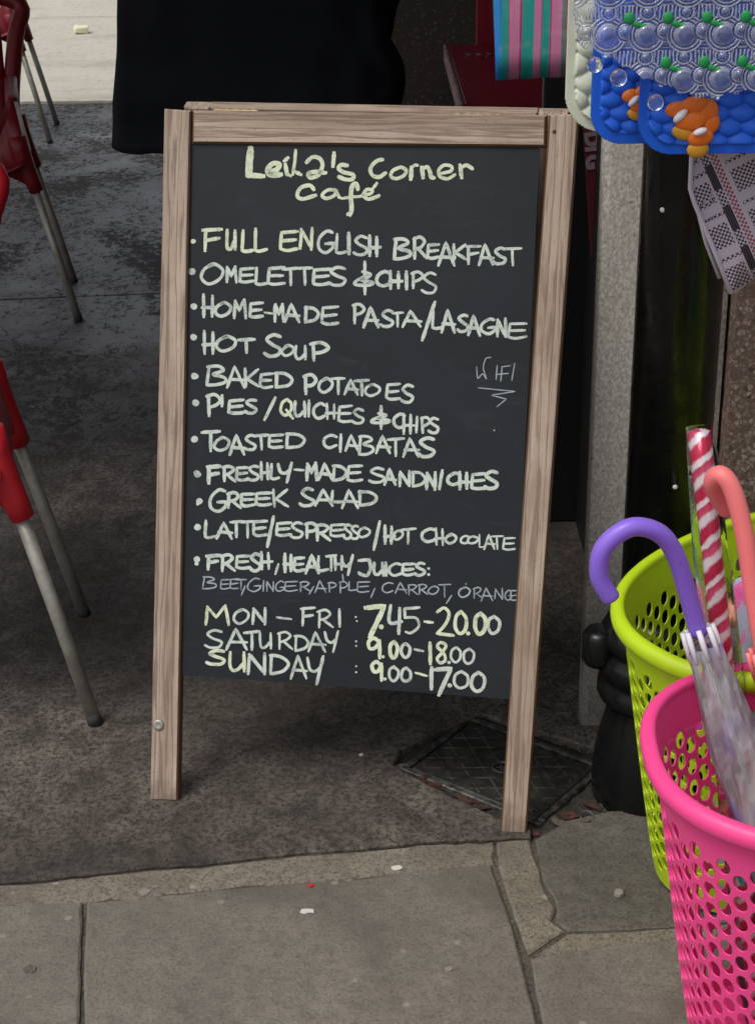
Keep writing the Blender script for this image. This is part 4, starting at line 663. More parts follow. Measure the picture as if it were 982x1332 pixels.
# ------------------------------------------------------------------ person in black coat standing behind the sign
ps = thing('person', 'person in a wide black coat standing behind the wooden sign, back turned', 'person', (-.215, 3.36, 0))
bm = bmesh.new(); sk = bm.verts.layers.skin.verify()
J = {'pelvis': ((0, 0, .95), .15), 'waist': ((0, 0, 1.10), .13), 'chest': ((0, .01, 1.30), .15), 'neckb': ((0, 0, 1.46), .07), 'neck': ((0, .01, 1.52), .055), 'skull': ((0, .03, 1.62), .082), 'crown': ((0, .02, 1.70), .075),
     'hipL': ((-.085, 0, .90), .10), 'kneeL': ((-.095, .02, .50), .062), 'ankL': ((-.105, -.01, .10), .040), 'toeL': ((-.115, .14, .035), .032),
     'hipR': ((.085, 0, .90), .10), 'kneeR': ((.095, .02, .50), .062), 'ankR': ((.105, -.01, .10), .040), 'toeR': ((.115, .14, .035), .032),
     'shL': ((-.18, 0, 1.41), .06), 'elL': ((-.205, .05, 1.17), .04), 'wrL': ((-.17, .10, 1.02), .028), 'haL': ((-.15, .12, .96), .032),
     'shR': ((.18, 0, 1.41), .06), 'elR': ((.205, .05, 1.17), .04), 'wrR': ((.17, .10, 1.02), .028), 'haR': ((.15, .12, .96), .032)}
V = {}
for n_, (p, r_) in J.items(): V[n_] = bm.verts.new(p); V[n_][sk].radius = (r_, r_)
V['pelvis'][sk].use_root = True
for a, b in (('pelvis', 'waist'), ('waist', 'chest'), ('chest', 'neckb'), ('neckb', 'neck'), ('neck', 'skull'), ('skull', 'crown'), ('pelvis', 'hipL'), ('hipL', 'kneeL'), ('kneeL', 'ankL'), ('ankL', 'toeL'), ('pelvis', 'hipR'), ('hipR', 'kneeR'), ('kneeR', 'ankR'), ('ankR', 'toeR'), ('chest', 'shL'), ('shL', 'elL'), ('elL', 'wrL'), ('wrL', 'haL'), ('chest', 'shR'), ('shR', 'elR'), ('elR', 'wrR'), ('wrR', 'haR')): bm.edges.new((V[a], V[b]))
me = bpy.data.meshes.new('body'); bm.to_mesh(me); bm.free(); me.materials.append(M_skin); body = link(bpy.data.objects.new('body', me), ps)
body.modifiers.new('k', 'SKIN').use_smooth_shade = True; sb = body.modifiers.new('b', 'SUBSURF'); sb.levels = 2; sb.render_levels = 2
for sx in (-1, 1):
    tube('trouser_leg', [(sx * .075, 0, .97), (sx * .085, 0, .85), (sx * .095, .02, .50), (sx * .100, .0, .30), (sx * .105, -.01, .09)], [.125, .10, .080, .072, .068], M_trous, ps, 18)
    tube('shoe', [(sx * .105, -.065, .04), (sx * .107, -.02, .05), (sx * .115, .07, .045), (sx * .123, .15, .032), (sx * .125, .19, .026)], [.030, .042, .042, .034, .018], M_blk, ps, 14)
    tube('sleeve', catmull([(sx * .17, 0, 1.43), (sx * .205, .02, 1.36), (sx * .215, .05, 1.18), (sx * .20, .09, 1.06), (sx * .17, .13, 1.0)], 4), [.075] * 5 + [.07] * 5 + [.062] * 5 + [.055] * 2, M_coat, ps, 16)
n = 96; zs = [0, .015, .03, .05, .07, .09, .12, .15, .18, .21, .25, .29, .33, .37, .42, .46, .50, .56, .60, .63]; vs = []
for iz, dz in enumerate(zs):
    for k_ in range(n):
        a = 2 * math.pi * k_ / n; ca_, sa_ = math.cos(a), math.sin(a)
        zb = .858 + .030 * (ca_ + 1) / 2 + (.038 if ca_ > .55 else 0) * min(1, (ca_ - .55) / .2 if ca_ > .55 else 0)
        z = zb + dz * (1.49 - zb) / .63; h_ = (z - .86) / .63
        L_, R_ = (-.302 + .11 * (z - .87), .250)
        if z < 1.06: R_ = .250 + .036 * math.sin(min(1, max(0, (z - .89) / .17)) * math.pi)
        hwx = (R_ if ca_ > 0 else -L_); shr = 1 if z < 1.30 else 1 - ((z - 1.30) / .19) ** 2 * .68
        dep = .155 - .03 * h_
        fold = 1 + (.045 * math.sin(a * 9 + 2 * math.sin(z * 6)) + .035 * noise.noise(Vector((ca_ * 3, sa_ * 3, z * 5)))) * (1 - h_ * .6)
        x = (abs(ca_) ** .5) * (1 if ca_ > 0 else -1) * hwx * shr; y = (abs(sa_) ** .62) * (1 if sa_ > 0 else -1) * dep * shr * fold
        y += .022 * noise.noise(Vector((x * 9, 1, z * 12))) + .010 * noise.noise(Vector((x * 22, 5, z * 26)))
        vs.append((x * (1 + (fold - 1) * .12), y, z))
fs = [(i * n + k_, i * n + (k_ + 1) % n, (i + 1) * n + (k_ + 1) % n, (i + 1) * n + k_) for i in range(len(zs) - 1) for k_ in range(n)]
coat = mesh('coat', vs, fs, M_coat, ps, True); md = coat.modifiers.new('s', 'SOLIDIFY'); md.thickness = .006; md.offset = -1
bm = bmesh.new(); bmesh.ops.create_uvsphere(bm, u_segments=28, v_segments=18, radius=1)
for v_ in bm.verts: v_.co = Vector((v_.co.x * .088, v_.co.y * .10 - .006, v_.co.z * .105 + 1.665)) + noise.noise_vector(v_.co * 3) * .006
for f in [f for f in bm.faces if f.calc_center_median().y > .055 and f.calc_center_median().z < 1.71]: bm.faces.remove(f)
bmobj('hair', bm, M_hair, ps, True)
tube('nose', [(0, .105, 1.65), (0, .128, 1.615), (0, .108, 1.605)], [.008, .013, .010], M_skin, ps, 8)
for sx in (-1, 1): tube('ear', [(sx * .082, .02, 1.60), (sx * .092, .012, 1.63), (sx * .084, .01, 1.655)], [.008, .012, .009], M_skin, ps, 8)
tube('mouth', [(-.022, .100, 1.578), (0, .108, 1.577), (.022, .100, 1.578)], [.003, .005, .003], plastic('lips', (.35, .10, .09)), ps, 8)

# ------------------------------------------------------------------ hanging goods: rail, bath mats, bags
rail = thing('hanging_rail', 'black steel rail fixed above the wall carrying the bath mats', 'rail', (.2, 2.13, 1.86))
tube('bar', [(-.05, 0, 0), (1.25, 0, 0)], .009, M_blk, rail, 12)
for x_ in (.42, 1.15): tube('bracket', [(x_, 0, 0), (x_, .33, 0)], .007, M_blk, rail, 8)
def scales(px_, pz_, amp, r_, off=0):
    def f(X, Z):
        H_ = np.zeros_like(X)
        for row in range(-1, int(.75 / pz_) + 2):
            zc = 1.11 + row * pz_; xo = (row % 2) * px_ / 2 + off
            dx = (X - xo + px_ / 2) % px_ - px_ / 2
            d = (dx / (px_ * r_)) ** 2 + ((Z - zc) / (pz_ * r_ * 1.25)) ** 2
            H_ = np.maximum(H_, amp * np.sqrt(np.clip(1 - d, 0, 1)) * (1 - .35 * np.clip((Z - zc) / pz_, -1, 1)))
        return H_
    return f
def bath_mat(label, x0, x1, z0, z1, Y, mat, f, rad, rz, border=.013, step=.0013):
    t = thing('bath_mat', label, 'bath mat', (0, Y, 0), rz, 'rubber bath mats hanging from the rail')
    def h(X, Z):
        ins = rrect(X, Z, x0 + border, x1 - border, z0 + border, z1 - border, rad * .75)
        return np.where(ins, f(X, Z), .0028)
    grid_obj('sheet', x0, x1, z0, z1, step, h, lambda X, Z: rrect(X, Z, x0, x1, z0, z1, rad), mat, t, .003)
    for xx in (x0 + .06, x1 - .06): tube('hook', [(xx, .0, z1 - .012), (xx, .006, z1 + .02), (xx, .0, 1.875)], .0022, M_steel, t, 6)
    return t
M_cream = plastic('cream_rubber', (.70, .74, .58), .5, .1, .06)
M_blue = plastic('blue_rubber', (.006, .12, .72), .42, .08, .05)
M_orange = plastic('orange_rubber', (.80, .17, .012), .35, .12, .03); M_amber = plastic('amber_rubber', (.62, .30, .02), .35, .12, .03)
bath_mat('cream rubber bath mat with raised pebbles, leftmost and behind the blue ones', .249, .60, 1.114, 1.83, 2.155, M_cream, scales(.036, .0225, .008, .52, .009), .050, 0)
b1 = bath_mat('blue bubble bath mat with orange fish, between cream mat and front blue mat', .279, .66, 1.1035, 1.83, 2.13, M_blue, scales(.031, .0165, .008, .55, .288), .042, 0)
b2 = bath_mat('front blue bubble bath mat with the whole orange fish shape', .336, .74, 1.0945, 1.83, 2.105, M_blue, scales(.033, .0175, .009, .55, .005), .045, 0)
def ell(name, x, z, a, b, rot, mat, parent, y=-.006, d=.0052):
    bm = bmesh.new(); bmesh.ops.create_uvsphere(bm, u_segments=20, v_segments=12, radius=1)
    for v_ in bm.verts:
        q = Vector((v_.co.x * a, v_.co.y * d, v_.co.z * b)); c_, s_ = math.cos(rot), math.sin(rot); v_.co = Vector((x + q.x * c_ - q.z * s_, y + q.y, z + q.x * s_ + q.z * c_))
    o = bmobj(name, bm, mat, parent, True); return o
def fish(parent, cx, cz, s=1):
    for n_, x, z, a, b, r_, mt, y in (('fin', -.022, .034, .016, .011, .2, M_orange, -.008), ('body', .002, .040, .020, .012, .1, M_orange, -.010), ('body', .020, .030, .015, .018, 0, M_orange, -.0085),
          ('body', -.002, .018, .022, .0125, .15, M_orange, -.011), ('fin', .026, .014, .012, .014, -.3, M_orange, -.0085), ('fin', -.012, .002, .016, .010, -.3, M_amber, -.0085), ('body', .012, -.004, .018, .0125, .2, M_orange, -.011),
          ('tail', .010, -.021, .0155, .012, .1, M_amber, -.0085), ('stripe', -.018, .026, .012, .0055, .75, M_wht, -.0135), ('stripe', .010, .005, .010, .005, .35, M_wht, -.0165)):
        ell(n_, cx + x * s, cz + z * s, a * s, b * s, r_, mt, parent, y)
fish(b2, .403, 1.121, .92); fish(b1, .345, 1.140, .75)

# clear ribbed mat
k = NM('clear_vinyl', .07, (.93, .95, 1)); k.p.inputs['IOR'].default_value = 1.42
at_ = k.n.new('ShaderNodeAttribute'); at_.attribute_name = 'cloudy'; cl_ = at_.outputs['Fac']
k.L(k.math('SUBTRACT', .97, k.math('MULTIPLY', cl_, .50)), k.p.inputs['Transmission Weight']); k.col(k.mix(cl_, (.93, .95, 1), (.80, .82, .92))); k.p.inputs['Specular IOR Level'].default_value = .8
M_clear = k.m
k = NM('clear_wrap', .12, (.97, .97, .98)); k.p.inputs['Transmission Weight'].default_value = 1; k.p.inputs['IOR'].default_value = 1.12
k.bump(k.noise(k.co('Object', (1, 1, .3)), 60, 3, .6, 1.5), .6, .004); M_wrap = k.m
cm = thing('clear_bath_mat', 'clear vinyl bath mat of ringed bubbles with green prints, frontmost of the mats', 'bath mat', (0, 2.072, 0), 0)
PX, PZ = .0470, .0530
gx0, gz0 = .3135, 1.2675
bubs = []
for j in range(-3, 6):
    for i in range(-3, 9):
        cx, cz = gx0 + i * PX + .0225, gz0 + j * PZ - .0200; bubs.append((cx, cz, .0135, 1)); bubs.append((cx + .022, cz + .004, .0075, .8)); bubs.append((cx, cz + .026, .006, .7))
def clear_parts(X, Z):
    H_ = np.full_like(X, .0010); W_ = np.zeros_like(X); dom = np.zeros_like(X, dtype=bool)
    wob = .0009 * np.sin(Z * 95 + X * 40); rib = np.sin((X + wob) * 2 * math.pi / .0046); hor = np.abs((Z - gz0 + PZ * 20 + .004) % PZ - PZ / 2) < .0085
    H_ += .0011 * (rib > .1) * ~hor; W_ = np.maximum(W_, .75 * (rib > .25) * ~hor)
    rz_ = np.sin((Z + wob) * 2 * math.pi / .0042); W_ = np.maximum(W_, .55 * (rz_ > .35) * hor)
    for cx, cz, r_, s_ in bubs:
        d = np.hypot(X - cx, (Z - cz) * 1.02); m_ = d < r_ * 1.75
        H_ = np.where(m_, np.maximum(.0095 * s_ * np.sqrt(np.clip(1 - (d / r_) ** 2, 0, 1)), .0014 * (1 + np.cos(d * 2 * math.pi / .0044)) * (d > r_ * .95)), H_)
        W_ = np.where(m_, np.where(d > r_, .85 * (np.cos(d * 2 * math.pi / .0044) > -.1), .10 + .25 * (d > r_ * .72)), W_)
    return H_, W_
EX = [.243, .254, .271, .300, .329, .358, .397, .421, .444, .474, .60, .66]; EZ = [1.289, 1.235, 1.228, 1.214, 1.197, 1.185, 1.170, 1.167, 1.173, 1.176, 1.165, 1.19]
def clear_in(X, Z):
    return (Z > np.interp(X, EX, EZ) + .005 * np.abs(np.sin((X - .262) * math.pi / .0235))) & (X > .247) & (X < .63) & (Z < 1.50)
co_ = grid_obj('sheet', .243, .635, 1.15, 1.50, .0010, lambda X, Z: clear_parts(X, Z)[0], clear_in, M_clear, cm, .0012)
cc_ = np.empty(len(co_.data.vertices) * 3, dtype=np.float32); co_.data.vertices.foreach_get('co', cc_); cc_ = cc_.reshape(-1, 3)
at_ = co_.data.attributes.new('cloudy', 'FLOAT', 'POINT'); at_.data.foreach_set('value', clear_parts(cc_[:, 0].astype(float), cc_[:, 2].astype(float))[1].astype(np.float32))
M_green = plastic('green_print', (.012, .30, .075), .45, .05, .05)
for j in range(0, 6):
    for i in range(-1, 7):
        x_, z_ = gx0 + i * PX, gz0 + j * PZ - PZ
        if (j == 0 and i < 1) or x_ < .29: continue
        ell('green_print', x_, z_, .0066, .0072, 0, M_green, cm, -.0035, .0028); ell('green_print', x_ + .010, z_ - .0075, .0075, .0036, -.35, M_green, cm, -.0025, .0022); ell('green_print', x_ + .017, z_ - .0095, .0050, .0030, .2, M_green, cm, -.0025, .0020)
for (x_, z_, r_) in ((.305, 1.196, .011), (.352, 1.165, .0105), (.275, 1.212, .010)):
    o = ell('suction_cup', x_, z_, r_, r_, 0, M_clear, cm, .004, .007)
tube('hook', [(.30, 0, 1.49), (.30, .02, 1.75), (.30, .05, 1.875)], .0016, M_steel, cm, 6); tube('hook', [(.58, 0, 1.49), (.58, .02, 1.75), (.58, .05, 1.875)], .0022, M_steel, cm, 6)

# woven plaid bag
k = NM('woven_plaid', .55); v = k.co('Object', (1, 1, 1), (0, R(27), 0)); s0 = k.sep(v); U_, W_ = s0[0], s0[2]
def frac(a, p, o=0): return k.math('FRACT', k.math('DIVIDE', k.math('ADD', a, o + 10 * p), p))
def band(a, lo, hi): return k.math('MULTIPLY', k.math('GREATER_THAN', a, lo), k.math('LESS_THAN', a, hi))
chk = k.n.new('ShaderNodeTexChecker'); chk.inputs['Scale'].default_value = 1 / .0034; k.L(v, chk.inputs[0]); ck = chk.outputs['Fac']
fu, fw = frac(U_, .078, .012), frac(W_, .062, .0)
blk = k.math('MULTIPLY', band(fu, .06, .66), band(fw, .05, .58)); rows = k.math('MULTIPLY', band(fw, .74, .82), band(fu, .05, .75)); cols = band(fu, .70, .84)
dk = k.math('MAXIMUM', k.math('MULTIPLY', k.math('MAXIMUM', blk, rows), ck), k.math('MULTIPLY', cols, k.math('MAXIMUM', ck, band(fw, .3, .9))))
c = k.mix(dk, (.60, .54, .62), (.022, .014, .024))
redm = k.math('MULTIPLY', band(fu, .86, .98), ck); c = k.mix(redm, c, (.36, .035, .06))
c = k.mix(band(frac(U_, .0028), 0, .12), c, k.mix(.5, c, (.35, .3, .38))); k.col(c); k.bump(k.math('ADD', ck, k.noise(v, 30, 3)), .25, .001); M_plaid = k.m
k = NM('bag_hem', .5, (.64, .60, .68)); M_hem = k.m
bg_ = thing('plaid_bag', 'white bag woven in black and red checks hanging below the blue mats', 'bag', (.489, 2.215, .872))
def sheet(name, outline, mat, parent, thick, wob=.006, sub=20):
    xs = [p[0] for p in outline]; zs_ = [p[1] for p in outline]
    bm = bmesh.new(); vv = [bm.verts.new((p[0], 0, p[1])) for p in outline]; bm.faces.new(vv)
    bmesh.ops.triangulate(bm, faces=bm.faces[:]); bmesh.ops.subdivide_edges(bm, edges=bm.edges[:], cuts=4, use_grid_fill=True); bmesh.ops.subdivide_edges(bm, edges=bm.edges[:], cuts=1, use_grid_fill=True)
    for v_ in bm.verts: v_.co.y += wob * noise.noise(Vector((v_.co.x * 9, 0, v_.co.z * 9))) + wob * .3 * noise.noise(Vector((v_.co.x * 30, 4, v_.co.z * 30)))
    o = bmobj(name, bm, mat, parent, True); md = o.modifiers.new('s', 'SOLIDIFY'); md.thickness = thick; md.offset = 0; return o
sheet('front_panel', [(-.060, .215), (-.058, .150), (-.052, .135), (.004, .008), (.012, .004), (.045, .032), (.06, .034), (.20, .075), (.30, .14), (.26, .62), (.02, .62)], M_plaid, bg_, .004)
sheet('back_panel', [(-.054, .21), (-.050, .14), (-.015, .055), (-.002, .035), (.02, .03), (.20, .09), (.29, .16), (.25, .61), (.03, .61)], M_hem, bg_, .004).location = (0, .03, 0)
tube('hem', [(-.062, -.002, .22), (-.061, -.003, .152), (-.054, -.003, .132), (-.024, -.003, .068), (.005, -.002, .004)], [.0032] * 5, M_hem, bg_, 8)
tube('hem', [(-.056, .012, .15), (-.030, .018, .070), (-.008, .018, .020)], .0028, M_hem, bg_, 8)
for x_ in (.05, .22): tube('handle', [(x_, 0, .60), (x_ + .01, -.02, .75), (x_ + .03, -.09, .985)], .006, M_hem, bg_, 8)

# striped laundry bag hanging in the entrance
k = NM('striped_weave', .38); v = k.co('Object'); X = k.sep(v)[0]; X = k.math('ADD', X, k.math('MULTIPLY', k.math('SUBTRACT', k.noise(k.co('Object', (1, 1, .3)), 8, 2), .5), .006))
Bc, Tc, Pc, Mc, Gc = (.01, .30, .78), (.02, .46, .40), (.85, .28, .52), (.62, .02, .20), (.16, .26, .24)
st = [(0, Bc), (.09, Bc), (.10, Tc), (.18, Mc), (.19, Pc), (.30, Pc), (.31, Mc), (.335, Tc), (.47, Tc), (.48, Pc), (.56, Mc), (.57, Tc), (.67, Mc), (.685, Pc), (.80, Pc), (.81, Gc), (.86, Mc), (.94, Bc)]
c = k.ramp(k.math('DIVIDE', X, .135), st, True); wv = k.wave(k.co('Object'), 260, .5, 1, 1, 'Z')
c = k.mix(k.ramp(wv, [(.3, .22), (.6, 0)]), c, (.02, .02, .03)); c = k.mix(k.ramp(k.noise(v, 50, 3), [(.54, 0), (.66, .10)]), c, (.8, .8, .85)); k.col(c); k.bump(k.math('ADD', wv, k.noise(v, 30, 3)), .35, .0015); M_strp = k.m
sg = thing('striped_bag', 'pink, teal and blue striped woven bag hanging behind the top of the sign', 'bag', (.196, 2.72, 1.082))
sheet('front_panel', [(.006, 0), (.131, .004), (.150, .006), (.150, .40), (-.014, .40)], M_strp, sg, .003, .008)
sheet('back_panel', [(.010, .004), (.150, .010), (.150, .40), (-.008, .40)], M_strp, sg, .003, .008).location = (0, .035, 0)
for x_ in (.02, .12): tube('handle', [(x_, 0, .39), (x_ + .005, -.01, .55), (x_ + .01, -.02, .74)], .005, M_strp, sg, 8)
r2_ = thing('ceiling_hook_rail', 'thin steel rod across the entrance carrying the striped bag', 'rail', (.15, 2.70, 1.825)); tube('bar', [(0, 0, 0), (.20, .0, 0), (.36, .0, 0)], .006, M_steel, r2_, 8)
tube('hanger', [(.1, 0, 0), (.1, .04, .81)], .003, M_steel, r2_, 6)

# ------------------------------------------------------------------ plastic baskets with round holes
def plan(s, a, b, n, sc_):
    # point at arc parameter s (0..1) of the superellipse scaled by sc_
    c_, d = math.cos(s), math.sin(s)
    return (a * math.copysign(abs(c_) ** (2 / n), c_) * sc_, b * math.copysign(abs(d) ** (2 / n), d) * sc_)
def basket(label, loc, rz, a, b, n, mat, H_=.47, bot=.70):
    t = thing('laundry_basket', label, 'basket', loc, rz, 'tall plastic baskets with round holes')
    # arc-length table
    T = [2 * math.pi * i / 1440 for i in range(1441)]; P = [Vector(plan(q, a, b, n, 1)) for q in T]; Ls = [0]
    for p, q in zip(P, P[1:]): Ls.append(Ls[-1] + (q - p).length)
    tot = Ls[-1]; NC = int(round(tot / .0215 / 2)) * 2
    import bisect
    def at(u_, z):
        L_ = (u_ % 1.0) * tot; i = min(max(bisect.bisect_left(Ls, L_), 1), 1440); f = (L_ - Ls[i - 1]) / max(Ls[i] - Ls[i - 1], 1e-9)
        p = P[i - 1].lerp(P[i], f); k_ = bot + (1 - bot) * (z / H_) ** .9; return (p.x * k_, p.y * k_, z)
    vs, fs = [], []; key = {}
    def vid(u_, z):
        q = (round((u_ % 1.0) * 1e5) % 100000, round(z * 1e5))
        if q not in key: key[q] = len(vs); vs.append(at(u_, z))
        return key[q]
    z0, pz = .030, .0310; NR = 12; wu = 1 / NC
    for c_ in range(NC):
        off = (c_ % 2) * .5
        for r_ in range(NR):
            zb = z0 + (r_ + off) * pz; u0 = c_ * wu
            bd = [(0, 0), (.5, 0), (1, 0), (1, .25), (1, .5), (1, .75), (1, 1), (.5, 1), (0, 1), (0, .75), (0, .5), (0, .25)]
            B_ = [vid(u0 + x * wu, zb + y * pz) for x, y in bd]
            # finer circle: two vertices per boundary vertex
            ring_ = []
            for i in range(24):
                x, y = bd[i // 2]; x2, y2 = bd[(i // 2 + 1) % 12]
                if i % 2: x, y = (x + x2) / 2, (y + y2) / 2
                an = math.atan2((y - .5) * pz, (x - .5) * .0215)
                rr = .0095; zt = .0117
                ring_.append(vid(u0 + (.5 + rr * math.cos(an) / .0215) * wu, zb + pz / 2 + zt * math.sin(an)))
            for i in range(12):
                fs.append((B_[i], B_[(i + 1) % 12], ring_[(2 * i + 2) % 24], ring_[2 * i + 1], ring_[2 * i]))
        # solid bands above and below
        u0, u1 = c_ * wu, (c_ + 1) * wu; um = (u0 + u1) / 2; ztop = z0 + (NR + off) * pz; zbot = z0 + off * pz; H0 = z0 + (NR + .5) * pz
        def colm(u_, za, zb_):
            k0 = round((za - z0) / (pz * .25)); k1 = round((zb_ - z0) / (pz * .25)); return [vid(u_, z0 + q * pz * .25) for q in range(k0, k1 + 1)]
        if off == 0: fs.append(tuple([vid(um, ztop)] + [vid(u0, ztop)][::-1] + colm(u0, ztop, H0)[1:] + [vid(u1, H0)] + colm(u1, ztop, H0)[::-1][1:]))
        else: fs.append(tuple([vid(u0, z0), vid(u1, z0)] + colm(u1, z0, zbot)[1:] + [vid(um, zbot)] + colm(u0, z0, zbot)[::-1][:-1]))
        fs.append((vid(u0, H0), vid(u1, H0), vid(u1, H_), vid(u0, H_)))
        fs.append((vid(u0, .006), vid(u1, .006), vid(u1, z0), vid(u0, z0)))
    w_ = mesh('wall', vs, fs, mat, t, True); md = w_.modifiers.new('s', 'SOLIDIFY'); md.thickness = .0024; md.offset = -1; md = w_.modifiers.new('e', 'EDGE_SPLIT'); md.split_angle = R(50)
    fl = [at(c_ / 72, .006) for c_ in range(72)]
    mesh('floor', [(x * .995, y * .995, .006) for x, y, z in fl] + [(x * .99, y * .99, .0095) for x, y, z in fl], [tuple(range(72, 144))] + [tuple(range(72))[::-1]] + [(i, (i + 1) % 72, 72 + (i + 1) % 72, 72 + i) for i in range(72)], mat, t)
    # rolled rim
    prof = [(-.001, -.022), (.010, -.021), (.0155, -.012), (.016, -.002), (.012, .005), (.005, .008), (-.002, .007), (-.0045, .002), (-.0035, -.006)]
    vs, fs = [], []; m_ = 160
    for i in range(m_):
        p = Vector(at(i / m_, H_)); q0, q1 = Vector(at((i - 1) / m_, H_)), Vector(at((i + 1) / m_, H_)); tt = (q1 - q0).normalized(); nn = Vector((tt.y, -tt.x, 0))
        for o_, z in prof: vs.append(p + nn * o_ + Vector((0, 0, z)))
    K = len(prof)
    for i in range(m_):
        for j in range(K): fs.append((i * K + j, ((i + 1) % m_) * K + j, ((i + 1) % m_) * K + (j + 1) % K, i * K + (j + 1) % K))
    rm = mesh('rim', vs, fs, mat, t, True); md = rm.modifiers.new('b', 'SUBSURF'); md.levels = 1; md.render_levels = 1
    return t
M_lime = plastic('lime_plastic', (.50, .70, .012), .34, .22, .05); M_pink = plastic('pink_plastic', (.98, .075, .30), .34, .22, .04)
lb_ = basket('lime green plastic basket full of round holes, behind the pink one', (.577, 2.092, .0), .684, .262, .180, 2.28, M_lime, bot=.675)
lb_.rotation_euler = (Matrix.Rotation(R(3.2), 3, 'X') @ Matrix.Rotation(.684, 3, 'Z')).to_euler(); lb_.location = (.577, 2.118, .009)
basket('bright pink plastic basket full of round holes, nearest the camera', (.580, 1.684, .0), -.04, .252, .200, 2.48, M_pink)

# ------------------------------------------------------------------ goods in the baskets
k = NM('clear_umbrella_film', .30, (.90, .92, .95)); v = k.co('Object'); k.p.inputs['IOR'].default_value = 1.15
dots = k.ramp(k.vor(v, 17, 'F1', 'Distance'), [(.26, .85), (.46, 0)]); k.col(k.mix(dots, (.80, .82, .88), (.36, .24, .66)))
tr = k.ramp(k.noise(k.co('Object', (1, 1, .25)), 60, 4, .7), [(.35, .62), (.6, .90)]); k.L(k.mix(dots, tr, .45), k.p.inputs['Transmission Weight'])
k.bump(k.wave(k.co('Object', (1, 1, .08)), 24, 3, 2, 1.5), .3, .003); M_film = k.m
k = NM('pink_umbrella_film', .2, (.93, .42, .55)); k.p.inputs['IOR'].default_value = 1.15; k.p.inputs['Transmission Weight'].default_value = .4; k.bump(k.wave(k.co('Object', (1, 1, .15)), 30, 6, 3, 2), .7, .004); M_filmp = k.m
def umbrella(label, hook, base, mh_, film, ribm, r0=.019, r1=.030):
    # hook: points from tip to the bottom of the handle; base: where the ferrule stands
    t = thing('umbrella', label, 'umbrella', base)
    Bv = Vector(base); hk = [Vector(p) - Bv for p in catmull(hook, 7)]; rr = .0118
    vs, fs = tube_geo(hk, [rr * .9] + [rr] * (len(hk) - 2) + [rr * .95], 16); mesh('handle', vs, fs, mh_, t, True)
    e = hk[-1]; ax = (-e).normalized(); L_ = e.length
    tube('shaft', [e * 1.0, Vector((0, 0, 0))], .0045, M_steel, t, 10)
    up_ = Vector((0, 0, 1)); s1 = ax.cross(Vector((0, 1, 0))).normalized(); s2 = ax.cross(s1)
    # folded canopy: pleated cone
    n = 48; vs = []; ks = [.03, .10, .25, .5, .75, .93]; rs = [r0, r0 * 1.15, r1, r1 * .95, r1 * .7, .008]
    for kk, r_ in zip(ks, rs):
        c_ = e * (1 - kk)
        for i in range(n):
            a = 2 * math.pi * i / n + kk * 1.5; q = r_ * (1 + .20 * math.sin(8 * a) + .05 * math.sin(3 * a + kk * 9)); vs.append(c_ + (s1 * math.cos(a) + s2 * math.sin(a)) * q)
    fs = [(i * n + j, i * n + (j + 1) % n, (i + 1) * n + (j + 1) % n, (i + 1) * n + j) for i in range(len(ks) - 1) for j in range(n)]
    cp = mesh('canopy', vs, fs, film, t, True)
    for i in range(8):
        a = 2 * math.pi * i / 8; d = s1 * math.cos(a) + s2 * math.sin(a)
        tube('rib', [e * .985 + d * r0 * 1.02, e * .90 + d * r0 * 1.12, e * .6 + d * r1 * .9, e * .1 + d * .006], .0011, M_steel, cp, 5)
        tube('rib_tip', [e * 1.012 + d * r0 * 1.0, e * .985 + d * r0 * 1.04, e * .945 + d * r0 * 1.08], [.0034, .0038, .0024], ribm, cp, 8)
    return t
umbrella('folded clear umbrella with purple crook handle leaning in the pink basket',
         [(.284, 1.80, .618), (.268, 1.80, .650), (.272, 1.80, .688), (.303, 1.804, .712), (.338, 1.81, .702), (.362, 1.817, .668), (.382, 1.823, .610), (.400, 1.826, .553)], (.585, 1.615, .012), M_purple, M_film, M_wht)
umbrella('folded pink umbrella with coral crook handle at the right frame edge',
         [(.440, 1.895, .690), (.426, 1.888, .712), (.414, 1.875, .738), (.420, 1.862, .754), (.434, 1.853, .737), (.450, 1.842, .684), (.466, 1.828, .600), (.481, 1.815, .530)], (.66, 1.70, .012), M_coral, M_filmp, M_coral)
# wrapped stick with red and white spiral foil
k = NM('spiral_foil', .22); v = k.co('Object', (1, 1, 1)); s0 = k.sep(v)
an = k.math('DIVIDE', k.math('ARCTAN2', s0[1], s0[0]), 2 * math.pi); sp_ = k.math('FRACT', k.math('ADD', k.math('ADD', k.math('DIVIDE', s0[2], .052), k.math('SUBTRACT', k.math('MULTIPLY', k.noise(v, 40, 3), .35), an)), 20))
c = k.ramp(sp_, [(0, (.55, .02, .06)), (.28, (.55, .03, .09)), (.36, (.86, .80, .82)), (.50, (.85, .72, .76)), (.56, (.70, .10, .20)), (.76, (.62, .05, .12)), (.82, (.88, .84, .86)), (.93, (.85, .70, .75)), (1, (.55, .02, .06))])
c = k.mix(k.ramp(k.noise(k.co('Object', (1, 1, .6), (0, .6, 0)), 24, 2), [(.66, 0), (.69, 1)]), c, (.02, .42, .42)); k.col(c); k.p.inputs['Metallic'].default_value = .25; k.bump(k.noise(v, 70, 3), .4, .002); M_foil = k.m
def along(o, p0, p1):
    d = Vector(p1) - Vector(p0); o.location = p0; o.rotation_euler = d.to_track_quat('Z', 'Y').to_euler()
stick = thing('wrapped_toy_stick', 'red and white spiral foil stick in clear wrapping standing in the pink basket', 'toy stick')
along(stick, (.495, 1.700, .012), (.4085, 1.953, .779)); Lk = (Vector((.4085, 1.953, .779)) - Vector((.495, 1.70, .012))).length
